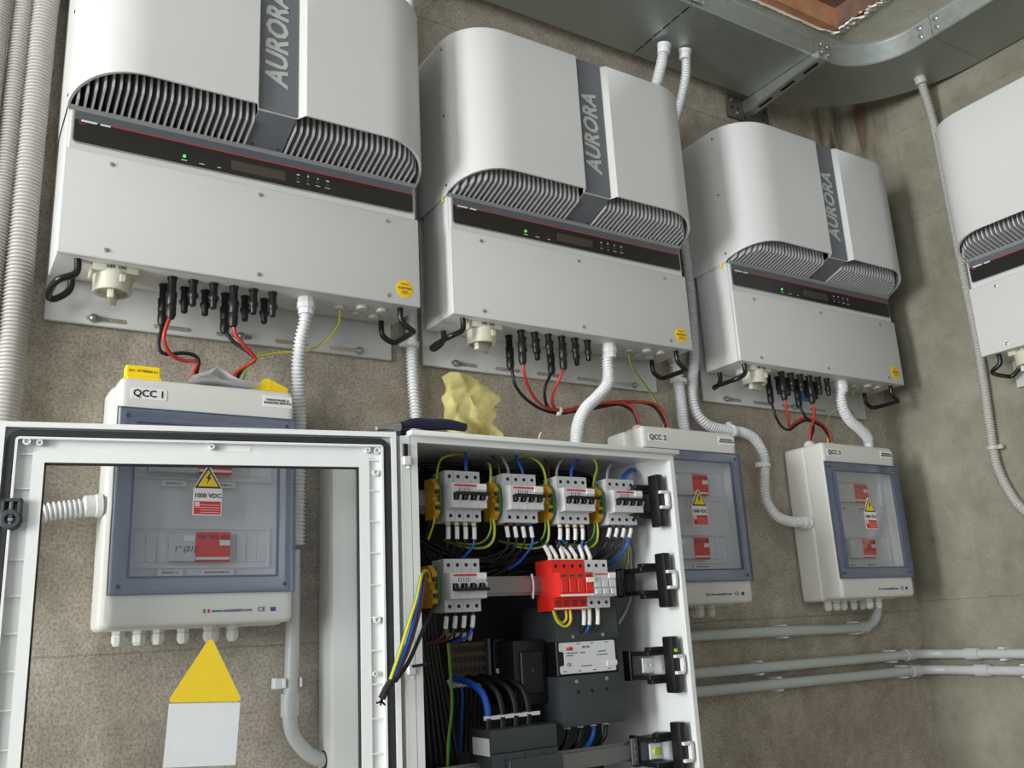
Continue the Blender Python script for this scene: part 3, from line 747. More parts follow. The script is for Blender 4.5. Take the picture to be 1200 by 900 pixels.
for n, x0 in enumerate((0.109, 1.204, 1.807)): make_junction_box(x0, n)
# ------------------------------------------------------------------ switch cabinet
def rebase(root, base):
    b = Vector(base)
    for c in root.children: c.location = c.location - b
    root.location = b
CX0, CX1, CZ0, CZ1, CY = 0.544, 1.130, -1.09, -0.290, -0.300
cab = thing('switch_cabinet', 'white plastic switch cabinet standing open, glazed door swung to the left', 'cabinet')
bm = bmesh.new()
t = 0.005
b_box(bm, (CX0, CY, CZ1-t), (CX1, -0.004, CZ1)); b_box(bm, (CX0, CY, CZ0), (CX1, -0.004, CZ0+t))
b_box(bm, (CX0, CY, CZ0+t), (CX0+t, -0.004, CZ1-t)); b_box(bm, (CX1-t, CY, CZ0+t), (CX1, -0.004, CZ1-t))
b_box(bm, (CX0+t, -0.009, CZ0+t), (CX1-t, -0.004, CZ1-t))
body = new_obj('cabinet_body', finish(bm, 'cabinet_body', 0), 'cabinet_white', cab)
new_obj('front_flange', finish(frame_mesh(CX0-0.001, CX1+0.001, CZ0-0.001, CZ1+0.001, (0.012, 0.010, 0.02, 0.017), CY-0.003, CY+0.010), 'front_flange', 0), 'cabinet_white', cab)
bm = bmesh.new(); b_box(bm, (CX0-0.006, CY-0.016, CZ1-0.0065), (CX1+0.008, CY+0.004, CZ1+0.003), 0.002, 2)
new_obj('drip_lip', finish(bm, 'drip_lip'), 'cabinet_white', cab)
bm = bmesh.new(); b_box(bm, (CX0-0.020, CY-0.003, CZ0), (CX0-0.0015, CY+0.016, CZ1-0.006), 0.0015, 1)
new_obj('hinge_rail', finish(bm, 'hinge_rail'), 'cabinet_white', cab)
bm = bmesh.new(); b_box(bm, (CX0-0.0165, CY-0.006, -0.331), (CX0-0.0075, CY-0.002, -0.310), 0.001, 1); b_lathe(bm, [(0.002, 0), (0.002, 0.002)], (CX0-0.012, CY-0.006, -0.3145), (0, -1, 0), 8); b_lathe(bm, [(0.002, 0), (0.002, 0.002)], (CX0-0.012, CY-0.006, -0.327), (0, -1, 0), 8)
new_obj('hinge', finish(bm, 'hinge'), 'black_plastic', cab)
for hz in (-0.338, -0.672):
    bm = bmesh.new(); b_box(bm, (CX0-0.0175, CY-0.010, hz-0.009), (CX0-0.004, CY-0.002, hz+0.006), 0.0015, 1); b_lathe(bm, [(0.0025, 0), (0.0025, 0.004)], (CX0-0.010, CY-0.010, hz-0.012), (0, -0.3, -1), 8)
    new_obj('hinge', finish(bm, 'hinge'), 'cabinet_white', cab)
bm = bmesh.new(); b_tube(bm, catmull([(CX0-0.012, CY-0.012, -0.668), (CX0+0.004, CY-0.012, -0.667), (CX0+0.016, CY-0.006, -0.666)], 0.004), 0.0022, 8)
new_obj('hinge_pin', finish(bm, 'hinge_pin'), 'black_plastic', cab)
box_obj('mounting_panel', (CX0+0.02, -0.026, CZ0+0.03), (CX1-0.02, -0.022, CZ1-0.03), 'mount_plate_grey', cab)
# rails and their end brackets
ROWZ = (-0.386, -0.5415, -0.700, -0.856)
for k, z in enumerate(ROWZ):
    if k != 2:
        bm = bmesh.new()
        b_prism(bm, [(-0.1955, z-0.0175), (-0.1965, z-0.0175), (-0.1965, z-0.0125), (-0.2030, z-0.0125), (-0.2030, z+0.0125), (-0.1965, z+0.0125), (-0.1965, z+0.0175), (-0.1955, z+0.0175), (-0.1955, z+0.0115), (-0.2020, z+0.0115), (-0.2020, z-0.0115), (-0.1955, z-0.0115)], 'x', CX0+0.015, CX1-0.045)
        new_obj('din_rail', finish(bm, 'din_rail', 0), 'rail_zinc', cab)
    bm = bmesh.new()
    b_box(bm, (1.092, -0.290, z-0.052), (1.110, -0.262, z+0.052), 0.003, 2)
    b_box(bm, (1.100, -0.262, z-0.030), (1.112, -0.205, z-0.020), 0.001, 1); b_box(bm, (1.100, -0.262, z+0.020), (1.112, -0.205, z+0.030), 0.001, 1)
    b_box(bm, (1.055, -0.262, z+0.018), (1.100, -0.200, z+0.026), 0.001, 1); b_box(bm, (1.055, -0.262, z-0.026), (1.100, -0.200, z-0.018), 0.001, 1)
    b_box(bm, (1.050, -0.212, z-0.028), (1.058, -0.190, z+0.028), 0.001, 1); b_box(bm, (1.060, -0.262, z-0.034), (1.095, -0.246, z-0.026), 0.001, 1); b_box(bm, (1.060, -0.262, z+0.026), (1.095, -0.246, z+0.034), 0.001, 1)
    br = new_obj('rail_bracket', finish(bm, 'rail_bracket'), 'black_plastic', cab)
    bm = bmesh.new()
    b_box(bm, (1.108, -0.299, z-0.015), (1.1155, -0.290, z+0.015), 0.001, 1); b_box(bm, (1.092, -0.299, z+0.012), (1.112, -0.291, z+0.018), 0.001, 1); b_box(bm, (1.092, -0.299, z-0.018), (1.112, -0.291, z-0.012), 0.001, 1)
    b_lathe(bm, [(0.0028, 0), (0.0028, 0.0012)], (1.1118, -0.299, z), (0, -1, 0), 10)
    new_obj('bracket_clip', finish(bm, 'bracket_clip'), 'cabinet_white', br)
    if k in (1, 3):
        bm = bmesh.new()
        b_box(bm, (1.040, -0.2085, z-0.024), (1.085, -0.2045, z+0.024), 0.001, 1)
        for q in range(4): b_box(bm, (1.062+q*0.005, -0.2105, z-0.022), (1.0645+q*0.005, -0.2085, z+0.022))
        for q in (-0.012, 0.0, 0.012): b_box(bm, (1.046, -0.2105, z+q-0.004), (1.056, -0.2085, z+q+0.004))
        new_obj('rail_clamp', finish(bm, 'rail_clamp'), 'device_grey' if k == 1 else 'dusty_grey', br)
    if k in (2, 3):
        bm = bmesh.new(); b_box(bm, (1.062, -0.235, z-0.014), (1.092, -0.232, z+0.014), 0.001, 1)
        for q in (1.071, 1.084): b_lathe(bm, [(0.0022, 0), (0.0022, 0.001)], (q, -0.235, z), (0, -1, 0), 8)
        new_obj('bracket_plate', finish(bm, 'bracket_plate'), 'cabinet_white', br)
        bm = bmesh.new(); b_lathe(bm, [(0.0075 if k == 3 else 0.0035, 0), (0.0075 if k == 3 else 0.0035, 0.003)], (1.078 if k == 3 else 1.100, -0.236 if k == 3 else -0.2895, z+(0.0 if k == 3 else 0.026)), (0, -1, 0), 14)
        new_obj('level_bubble', finish(bm, 'level_bubble'), 'lime', br)
bm = bmesh.new()
z = ROWZ[1]
b_tube(bm, catmull([(0.838, -0.2045, z+0.019), (0.838, -0.208, z), (0.838, -0.2045, z-0.022), (0.842, -0.197, z-0.020), (0.842, -0.194, z), (0.842, -0.197, z+0.019), (0.838, -0.2045, z+0.019)], 0.004), 0.0018, 8)
new_obj('rail_tie', finish(bm, 'rail_tie'), 'label_white', cab)

# glazed door: local x runs from the hinge to the free edge, local y points into the room
bm = frame_mesh(0.019, 0.604, -1.09, -0.292, (0.060, 0.061, 0.060, 0.058), -0.018, -0.004)
door = new_obj('door', finish(bm, 'door', 0), 'cabinet_white', cab, (0.535, -0.300, 0), (0, 0, math.pi-math.radians(11)))
new_obj('door_lip', finish(frame_mesh(0.019, 0.604, -1.09, -0.292, 0.008, -0.0182, 0.010), 'door_lip', 0), 'cabinet_white', door)
def round_frame(x0, x1, z0, z1, w, r, y0, y1):
    def loop(x0, x1, z0, z1, r):
        o = []
        for cx, cz, a0 in ((x0+r, z0+r, math.pi), (x1-r, z0+r, 1.5*math.pi), (x1-r, z1-r, 0), (x0+r, z1-r, math.pi/2)):
            for i in range(7): o.append((cx+r*math.cos(a0+i*math.pi/12), cz+r*math.sin(a0+i*math.pi/12)))
        return o
    A = loop(x0, x1, z0, z1, r); B = loop(x0+w, x1-w, z0+w, z1-w, max(0.001, r-w))
    bm = bmesh.new(); n = len(A); V = {}
    for t, y in ((0, y0), (1, y1)):
        V['a', t] = [bm.verts.new((p[0], y, p[1])) for p in A]; V['b', t] = [bm.verts.new((p[0], y, p[1])) for p in B]
    for k in range(n):
        j = (k+1) % n
        for t in (0, 1): bm.faces.new((V['a', t][k], V['a', t][j], V['b', t][j], V['b', t][k]))
        for q in 'ab': bm.faces.new((V[q, 0][k], V[q, 0][j], V[q, 1][j], V[q, 1][k]))
    return bm
new_obj('door_gasket', finish(round_frame(0.0295, 0.5935, -1.0795, -0.3025, 0.0095, 0.018, -0.006, 0.0065), 'door_gasket'), 'black_rubber', door)
new_obj('inner_rim', finish(round_frame(0.0405, 0.5825, -1.0685, -0.3135, 0.0035, 0.006, -0.006, 0.0085), 'inner_rim'), 'cabinet_white', door)
new_obj('window_surround', finish(frame_mesh(0.063, 0.559, -1.046, -0.334, (0.016, 0.016, 0.016, 0.016), -0.0185, 0.001), 'window_surround', 0), 'cabinet_white', door)
new_obj('pane_seal', finish(frame_mesh(0.0775, 0.5445, -1.0315, -0.3485, 0.0030, -0.0155, -0.0030), 'pane_seal', 0), 'black_rubber', door)
box_obj('door_pane', (0.0780, -0.0150, -1.0310), (0.5440, -0.0110, -0.3490), 'door_glass', door)
for i in range(15):
    z = -0.338 - 0.0505*i
    for a, b in ((0.044, 0.063), (0.559, 0.579)):
        box_obj('stiffening_rib', (a, -0.005, z-0.0010), (b, 0.0010, z+0.0010), 'cabinet_white', door)
for (s, z, r) in ((0.568, -0.320, 0.0055), (0.551, -0.3215, 0.0045), (0.050, -0.3225, 0.0055), (0.0655, -0.322, 0.0045), (0.311, -0.3222, 0.0042), (0.053, -0.3595, 0.0055), (0.054, -0.5945, 0.0055), (0.058, -0.676, 0.004)):
    bm = bmesh.new(); b_lathe(bm, [(r, -0.006), (r, 0.006), (r*0.55, 0.006), (r*0.5, 0.002), (0.0005, 0.002)], (s, 0, z), (0, 1, 0), 16)
    new_obj('screw_boss', finish(bm, 'screw_boss'), 'cabinet_white', door)
bm = bmesh.new(); b_box(bm, (0.252, -0.005, -0.3275), (0.299, -0.0032, -0.3185)); new_obj('door_label', finish(bm, 'door_label'), 'label_white', door)
bm = bmesh.new(); b_lathe(bm, [(0.0145, -0.004), (0.0145, 0.012), (0.012, 0.014), (0.0075, 0.014), (0.007, 0.008), (0.001, 0.008)], (0.5795, 0, -0.434), (0, 1, 0), 24)
b_box(bm, (0.5665, -0.004, -0.432), (0.5715, 0.013, -0.404), 0.001, 1); b_box(bm, (0.5765, -0.004, -0.432), (0.5805, 0.013, -0.404), 0.001, 1); b_box(bm, (0.5875, -0.004, -0.432), (0.5925, 0.013, -0.404), 0.001, 1); b_box(bm, (0.5665, -0.004, -0.409), (0.5925, 0.013, -0.404), 0.001, 1)
new_obj('latch', finish(bm, 'latch'), 'device_grey', door)
bm = bmesh.new(); b_lathe(bm, [(0.004, 0.004), (0.004, 0.0105), (0.0025, 0.0115)], (0.5795, 0, -0.434), (0, 1, 0), 10); new_obj('latch_screw', finish(bm, 'latch_screw'), 'steel', door)
rt = math.radians(3.2)
def rp(x, z): return (0.3075 + x*math.cos(rt) - z*math.sin(rt), -0.700 - (x*math.sin(rt) + z*math.cos(rt))*-1)
prism_obj('warning_sign', [rp(-0.047, 0.0), rp(0.047, 0.0), rp(0.050, 0.003), rp(0.049, 0.007), rp(0.004, 0.087), rp(0.0, 0.0895), rp(-0.004, 0.087), rp(-0.049, 0.007), rp(-0.050, 0.003)], 'y', -0.0166, -0.0156, 'sign_yellow', door)
prism_obj('warning_sign', [rp(-0.050, -0.0015), rp(0.050, -0.0015), rp(0.050, -0.088), rp(-0.050, -0.088)], 'y', -0.0164, -0.0156, 'sign_white', door)
rebase(cab, (0.837, -0.15, CZ0))

# ------------------------------------------------------------------ devices in the cabinet
ORD = ('first', 'second', 'third', 'fourth')
def breaker_body(w, h, rear=-0.196, nose=-0.2625, mods=4):
    bm = bmesh.new()
    for i in range(mods):
        a, b = w/mods*i + (0.0003 if i else 0), w/mods*(i+1) - (0.0003 if i < mods-1 else 0)
        b_prism(bm, [(rear, 0), (-0.240, 0), (-0.240, -0.024), (nose, -0.0255), (nose, -0.0690), (-0.240, -0.0705), (-0.240, -h), (rear, -h)], 'x', a, b)
    return finish(bm, 'breaker', 0)
M_BRK = breaker_body(0.0715, 0.0905)
bm = bmesh.new(); b_lathe(bm, [(0.0034, 0), (0.0034, 0.0005)], (0, 0, 0), (0, -1, 0), 12); M_HOLE = finish(bm, 'terminal_hole')
def make_breaker(x, z, label, down=False):
    r = thing('circuit_breaker', label, 'circuit breaker', (x, 0, z), 0, 'four-pole breakers in the cabinet')
    new_obj('breaker_body', M_BRK, 'breaker_grey', r)
    for i in range(4):
        for zz in (-0.0105, -0.0810): new_obj('terminal_screw', M_HOLE, 'wire_black', r, (0.0092+i*0.0178, -0.2400, zz))
    box_obj('red_band', (0.0065, -0.2632, -0.0312), (0.052, -0.2624, -0.0282), 'print_red', r)
    box_obj('tag', (0.0525, -0.2645, -0.0370), (0.0712, -0.2620, -0.0265), 'label_white', r)
    for q in range(5): box_obj('printed_mark', (0.016+q*0.005, -0.2629, -0.0405), (0.0168+q*0.005, -0.2624, -0.0340), 'device_grey', r)
    zt, zb = -0.0430, -0.0560
    box_obj('toggle_slot', (0.004, -0.2630, zb), (0.0711, -0.2622, zt), 'black_plastic', r)
    zr = (zb-0.0008, zb+0.0045) if down else (zt-0.0050, zt+0.0010)
    bm = bmesh.new(); b_box(bm, (0.0045, -0.2740, zr[0]), (0.0722, -0.2660, zr[1]), 0.0012, 2)
    new_obj('toggle_bar', finish(bm, 'toggle_bar'), 'black_plastic', r)
    for i in range(4):
        a = 0.0115+i*0.0178
        bm = bmesh.new(); zz = (zr[1], zt) if down else (zb, zr[0])
        b_prism(bm, [(-0.2625, zz[0]), (-0.2655, zz[0]), (-0.2690, zz[1]), (-0.2625, zz[1])], 'x', a+0.0022, a+0.0060)
        new_obj('toggle_guard', finish(bm, 'toggle_guard', 0), 'breaker_grey', r)
        bm = bmesh.new(); b_box(bm, (a-0.006, -0.2690, zb+0.001), (a+0.001, -0.2625, zt-0.001), 0.001, 1)
        new_obj('toggle', finish(bm, 'toggle'), 'black_plastic', r)
BX = (0.640, 0.763, 0.883, 1.003)
for i, x in enumerate(BX): make_breaker(x, -0.339, '%s grey four-pole breaker from the left in the top row, lever up' % ORD[i])
make_breaker(0.632, -0.4955, 'grey four-pole breaker alone at left of the second row, lever down', True)

def make_terminal(x, z, label):
    r = thing('earth_terminal', label, 'terminal', (x, 0, z), 0, 'yellow and green earth terminals')
    prof = [(-0.196, 0.036), (-0.222, 0.036), (-0.230, 0.028), (-0.236, 0.022), (-0.236, 0.016), (-0.231, 0.014), (-0.231, 0.008), (-0.236, 0.006), (-0.228, 0.002), (-0.228, -0.004), (-0.236, -0.007), (-0.236, -0.012), (-0.231, -0.014), (-0.231, -0.020), (-0.236, -0.022), (-0.234, -0.028), (-0.224, -0.036), (-0.196, -0.036)]
    prism_obj('terminal_body', prof, 'x', 0.0, 0.0095, 'terminal_yellow', r, 0)
    prism_obj('terminal_flange', [(p[0]*1.0-0.001, p[1]) for p in [(-0.196, 0.034), (-0.226, 0.034), (-0.236, 0.022), (-0.2375, 0.0), (-0.236, -0.022), (-0.226, -0.034), (-0.196, -0.034)]], 'x', 0.0097, 0.0122, 'terminal_green', r, 0)
    for zz in (0.011, -0.0165): new_obj('terminal_hole', M_HOLE, 'wire_black', r, (0.005, -0.2315, zz))
for i, x in enumerate(BX): make_terminal(x-0.0190, -0.388, 'yellow earth terminal left of the %s breaker in the top row' % ORD[i])
make_terminal(0.611, -0.541, 'yellow earth terminal left of the second-row breaker')

# red surge arrester of four modules
r = thing('surge_arrester', 'bright red four-module surge arrester in the middle of the second row', 'surge arrester', (0.859, 0, -0.4985))
bm = bmesh.new()
for i in range(4):
    a, b = 0.0190*i + (0.0003 if i else 0), 0.0190*(i+1) - (0.0003 if i < 3 else 0)
    b_prism(bm, [(-0.186, 0.001), (-0.238, 0.001), (-0.240, -0.002), (-0.240, -0.0230), (-0.2640, -0.0245), (-0.2640, -0.0680), (-0.240, -0.0695), (-0.240, -0.0870), (-0.232, -0.0920), (-0.186, -0.0920)], 'x', a, b)
new_obj('arrester_body', finish(bm, 'arrester_body', 0), 'arrester_red', r)
for i in range(4):
    a = 0.0190*i
    box_obj('status_window', (a+0.004, -0.2647, -0.0325), (a+0.0145, -0.2638, -0.0285), 'device_grey', r)
    box_obj('cartridge', (a+0.002, -0.2655, -0.0610), (a+0.017, -0.2638, -0.0370), 'arrester_red', r, 0.0006, 1)
    new_obj('terminal_screw', M_HOLE, 'wire_black', r, (a+0.0095, -0.2400, -0.0110))
    box_obj('lower_terminal', (a+0.003, -0.2407, -0.0850), (a+0.016, -0.2398, -0.0735), 'arrester_dark_red', r)
box_obj('white_edge', (0.0, -0.2650, -0.0680), (0.0760, -0.2638, -0.0640), 'label_white', r)
box_obj('white_edge', (0.0, -0.2410, 0.0005), (0.0760, -0.2300, 0.0020), 'label_white', r)
box_obj('white_edge', (0.0, -0.2412, -0.0900), (0.0760, -0.2398, -0.0872), 'label_white', r)
box_obj('tag', (0.0605, -0.2680, -0.0430), (0.0780, -0.2640, -0.0345), 'label_white', r)
# grey fuse holder beside it
r = thing('fuse_holder', 'grey three-way fuse holder right beside the red surge arrester', 'fuse holder', (0.9365, 0, -0.4985))
new_obj('holder_body', breaker_body(0.0535, 0.0895, mods=3), 'breaker_grey', r)
box_obj('red_band', (0.004, -0.2632, -0.0300), (0.036, -0.2624, -0.0275), 'print_red', r)
box_obj('tag', (0.037, -0.2650, -0.0360), (0.0530, -0.2620, -0.0265), 'label_white', r)
for i in range(3):
    for zz in (-0.0105, -0.0800): new_obj('terminal_screw', M_HOLE, 'wire_black', r, (0.0090+i*0.0178, -0.2400, zz))
    bm = bmesh.new(); b_box(bm, (0.0015+i*0.0178, -0.2660, -0.0530), (0.0160+i*0.0178, -0.2620, -0.0400), 0.0008, 1); b_box(bm, (0.0030+i*0.0178, -0.2665, -0.0660), (0.0155+i*0.0178, -0.2620, -0.0555), 0.0008, 1)
    new_obj('fuse_lever', finish(bm, 'fuse_lever'), 'breaker_grey', r)

# dark contactor with a pale rating plate
r = thing('contactor', 'dark grey contactor with pale rating plate below the red surge arrester', 'contactor', (0.875, 0, -0.797))
bm = bmesh.new(); b_box(bm, (0.0, -0.216, 0.088), (0.143, -0.10, 0.152), 0.0015, 1)
new_obj('middle_block', finish(bm, 'middle_block'), 'black_plastic', r)
bm = bmesh.new(); b_box(bm, (0.0, -0.222, 0.150), (0.143, -0.10, 0.215), 0.002, 2); new_obj('upper_cover', finish(bm, 'upper_cover'), 'device_grey', r)
bm = bmesh.new(); b_box(bm, (-0.001, -0.224, 0.0), (0.143, -0.10, 0.0885), 0.002, 2); new_obj('lower_cover', finish(bm, 'lower_cover'), 'device_grey', r)
plate = prism_obj('rating_plate', [(0.008, 0.0925), (0.133, 0.0925), (0.135, 0.0945), (0.135, 0.1465), (0.133, 0.1485), (0.008, 0.1485), (0.006, 0.1465), (0.006, 0.133), (0.016, 0.131), (0.016, 0.108), (0.006, 0.106), (0.006, 0.0945)], 'y', -0.2185, -0.2160, 'panel_inner', r)
text('lettering', 'ABB', 0.0085, 'print_red', plate, (0.028, -0.2190, 0.1365), bold=0.0003)
text('lettering', 'EK 110', 0.0055, 'ink_black', plate, (0.066, -0.2190, 0.1385))
for (a, b, zz) in ((0.020, 0.047, 0.1290), (0.052, 0.064, 0.1285), (0.020, 0.036, 0.1245), (0.094, 0.112, 0.1290), (0.090, 0.117, 0.1230), (0.053, 0.078, 0.1045), (0.012, 0.018, 0.0970), (0.045, 0.052, 0.0965), (0.080, 0.087, 0.0965), (0.115, 0.122, 0.0965), (0.045, 0.052, 0.1450), (0.078, 0.084, 0.1450), (0.112, 0.119, 0.1450)):
    box_obj('print_line', (a, -0.2190, zz-0.0007), (b, -0.2184, zz+0.0007), 'device_grey', plate)
text('lettering', 'CE', 0.0075, 'ink_black', plate, (0.025, -0.2190, 0.1085))
box_obj('tag', (0.113, -0.2205, 0.1020), (0.137, -0.2184, 0.1110), 'label_white', r)
for (sx, sz, yy) in ((0.035, 0.158, -0.2222), (0.105, 0.159, -0.2222), (0.035, 0.078, -0.2242), (0.105, 0.079, -0.2242)):
    new_obj('cover_screw', M_SCREW, 'steel', r, (sx, yy, sz))
for sx in (0.038, 0.070, 0.104): new_obj('terminal_hole', M_HOLE, 'wire_black', r, (sx, -0.2242, 0.060))
# black transformer block left of the contactor
r = thing('relay_block', 'black relay block in the dark left of the contactor', 'relay', (0.800, 0, -0.755))
bm = bmesh.new(); b_box(bm, (0.0, -0.185, 0.0), (0.072, -0.06, 0.115), 0.003, 2); b_box(bm, (0.012, -0.192, 0.020), (0.060, -0.184, 0.095), 0.002, 1)
new_obj('relay_body', finish(bm, 'relay_body'), 'black_plastic', r)
bm = bmesh.new(); b_lathe(bm, [(0.0035, 0), (0.003, 0.001)], (0.036, -0.192, 0.060), (0, -1, 0), 10); new_obj('relay_screw', finish(bm, 'relay_screw'), 'device_grey', r)
# terminal row in the shade and a timer with an amber lamp
r = thing('terminal_block', 'brown row of small terminals in the shaded lower left of the cabinet', 'terminal block', (0.700, 0, -0.700))
bm = bmesh.new(); b_box(bm, (0.0, -0.120, 0.0), (0.080, -0.05, 0.062), 0.002, 1); new_obj('terminal_base', finish(bm, 'terminal_base'), 'terminal_brown', r)
for i in range(8):
    for j in range(3): box_obj('terminal_slot', (0.004+i*0.0095, -0.1212, 0.008+j*0.018), (0.0105+i*0.0095, -0.1198, 0.018+j*0.018), 'wire_black', r)
box_obj('end_plate', (0.0805, -0.128, -0.004), (0.086, -0.05, 0.066), 'dusty_grey', r)
r = thing('timer_relay', 'slim black timer relay with small amber lamp beside the terminal row', 'relay', (0.792, 0, -0.700))
bm = bmesh.new(); b_box(bm, (0.0, -0.130, -0.005), (0.020, -0.05, 0.065), 0.001, 1); new_obj('timer_body', finish(bm, 'timer_body'), 'black_plastic', r)
bm = bmesh.new(); b_lathe(bm, [(0.0016, 0), (0.0014, 0.001)], (0.013, -0.130, 0.028), (0, -1, 0), 8); new_obj('amber_lamp', finish(bm, 'amber_lamp'), 'led_amber', r)
box_obj('tag', (0.003, -0.1312, 0.002), (0.018, -0.1298, 0.011), 'label_white', r)
# moulded-case breaker at the bottom
r = thing('main_breaker', 'large dark grey moulded-case breaker at the bottom of the cabinet', 'circuit breaker', (0.711, 0, -0.960))
bm = bmesh.new(); b_box(bm, (0.0, -0.240, 0.137), (0.138, -0.165, 0.175), 0.002, 2); new_obj('terminal_cover', finish(bm, 'terminal_cover'), 'device_grey', r)
bm = bmesh.new(); b_box(bm, (0.0, -0.242, 0.0), (0.138, -0.165, 0.1365), 0.002, 2); new_obj('breaker_case', finish(bm, 'breaker_case'), 'device_grey', r)
bm = bmesh.new(); b_box(bm, (0.030, -0.250, 0.040), (0.142, -0.240, 0.126), 0.0015, 1); new_obj('front_cover', finish(bm, 'front_cover'), 'device_grey', r)
bm = bmesh.new(); b_box(bm, (0.060, -0.272, 0.0), (0.148, -0.249, 0.095), 0.002, 1); new_obj('handle_block', finish(bm, 'handle_block'), 'device_grey', r)
b1 = box_obj('red_label', (0.062, -0.2735, 0.085), (0.148, -0.2718, 0.0945), 'print_red', r)
text('lettering', 'ABB', 0.0075, 'label_white', b1, (0.072, -0.2739, 0.0895), bold=0.0002)
b1 = box_obj('red_label', (0.008, -0.2435, 0.076), (0.030, -0.2418, 0.090), 'print_red', r)
text('lettering', 'ABB', 0.0070, 'label_white', b1, (0.018, -0.2439, 0.0835), bold=0.0002)
box_obj('white_tag', (0.090, -0.2765, 0.074), (0.124, -0.2718, 0.088), 'label_white', r)
box_obj('side_label', (-0.0012, -0.236, 0.134), (0.0004, -0.180, 0.162), 'label_white', r)
box_obj('side_label', (-0.0012, -0.236, 0.070), (0.0004, -0.180, 0.105), 'breaker_grey', r)
for i in range(3): box_obj('case_groove', (0.026+i*0.04, -0.2425, 0.042), (0.0268+i*0.04, -0.2410, 0.134), 'wire_black', r)
# ------------------------------------------------------------------ cable tray, its bracket
TZ, TH = 0.875, 0.066
tr = thing('cable_tray', 'wide galvanised cable tray bending round the room corner under the ceiling', 'cable tray')
def tray_section(path_in, path_out, name):
    """U-shaped sheet tray: room-side edge path_in, wall-side edge path_out (same length)"""
    bm = bmesh.new(); n = len(path_in); rows = []
    for i in range(n):
        a, b = Vector(path_in[i]), Vector(path_out[i])
        d = (b-a).normalized()
        pts = [a + d*0.012 + Vector((0, 0, TH)), a + d*0.012 + Vector((0, 0, TH+0.004)), a + Vector((0, 0, TH+0.004)), a - d*0.002 + Vector((0, 0, TH)), a - d*0.002 + Vector((0, 0, TH-0.006)), a + Vector((0, 0, TH-0.009)), a + Vector((0, 0, 0.003)), a + d*0.003, b - d*0.003, b + Vector((0, 0, 0.003)), b + Vector((0, 0, TH)), b - d*0.002 + Vector((0, 0, TH)), b - d*0.002 + Vector((0, 0, 0.004)), a + d*0.003 + Vector((0, 0, 0.0025)), a + d*0.002 + Vector((0, 0, TH-0.004))]
        rows.append([bm.verts.new(p) for p in pts])
    m = len(rows[0])
    for i in range(n-1):
        for k in range(m): bm.faces.new((rows[i][k], rows[i][(k+1) % m], rows[i+1][(k+1) % m], rows[i+1][k]))
    bm.faces.new(rows[0]); bm.faces.new(list(reversed(rows[-1])))
    return finish(bm, name, 30)
YF, YB, XR0, XR1 = -0.272, -0.034, 2.051, 2.286
JX = 1.372
new_obj('tray_section', tray_section([(-1.6, YF, TZ), (JX-0.0012, YF, TZ)], [(-1.6, YB, TZ), (JX-0.0012, YB, TZ)], 'tray_section'), 'galvanised', tr)
new_obj('tray_section', tray_section([(JX+0.0012, YF, TZ), (1.8335, YF, TZ)], [(JX+0.0012, YB, TZ), (1.8335, YB, TZ)], 'tray_section'), 'galvanised', tr)
inn, out = [], []
for i in range(25):
    t = i/24; a = math.pi/2*(1-t)
    x = 1.891+0.160*math.cos(a); y = -0.432+0.160*math.sin(a)
    inn.append((x, y, TZ)); out.append((1.8325+0.4535*math.cos(a), -0.4875+0.4535*math.sin(a), TZ))
inn = [(1.8345, YF, TZ)] + inn + [(XR0, -0.4865, TZ)]
out = [(1.8326, YB, TZ)] + out + [(XR1, -0.4880, TZ)]
new_obj('tray_bend', tray_section(inn, out, 'tray_bend'), 'galvanised', tr)
new_obj('tray_section', tray_section([(XR0, -0.4880, TZ), (XR0, -2.6, TZ)], [(XR1, -0.4890, TZ), (XR1, -2.6, TZ)], 'tray_section'), 'galvanised', tr)
def tray_bolt(p, d):
    bm = bmesh.new(); b_lathe(bm, [(0.0070, 0), (0.0070, 0.0015), (0.0055, 0.0022), (0.0048, 0.0052), (0.002, 0.006)], p, d, 12)
    new_obj('tray_bolt', finish(bm, 'tray_bolt', 30), 'steel', tr)
def coupler(x0, x1, bolts):
    box_obj('coupler_plate', (x0, YF-0.005, TZ+0.010), (x1, YF-0.0024, TZ+0.054), 'galvanised_bright', tr)
    for (bx, bz) in bolts: tray_bolt((bx, YF-0.005, TZ+bz), (0, -1, 0))
coupler(1.335, 1.412, ((1.350, 0.020), (1.350, 0.044), (1.396, 0.020), (1.396, 0.044)))
coupler(1.870, 1.930, ((1.880, 0.022), (1.880, 0.044), (1.908, 0.022), (1.908, 0.044))) if False else None
for (bx, bz) in ((1.862, 0.020), (1.862, 0.046), (1.888, 0.018), (1.888, 0.044)): tray_bolt((bx, YF-0.002, TZ+bz), (0, -1, 0))
for (by, bz) in ((-0.455, 0.020), (-0.455, 0.046), (-0.505, 0.020), (-0.505, 0.046)): tray_bolt((XR0-0.002, by, TZ+bz), (-1, 0, 0))
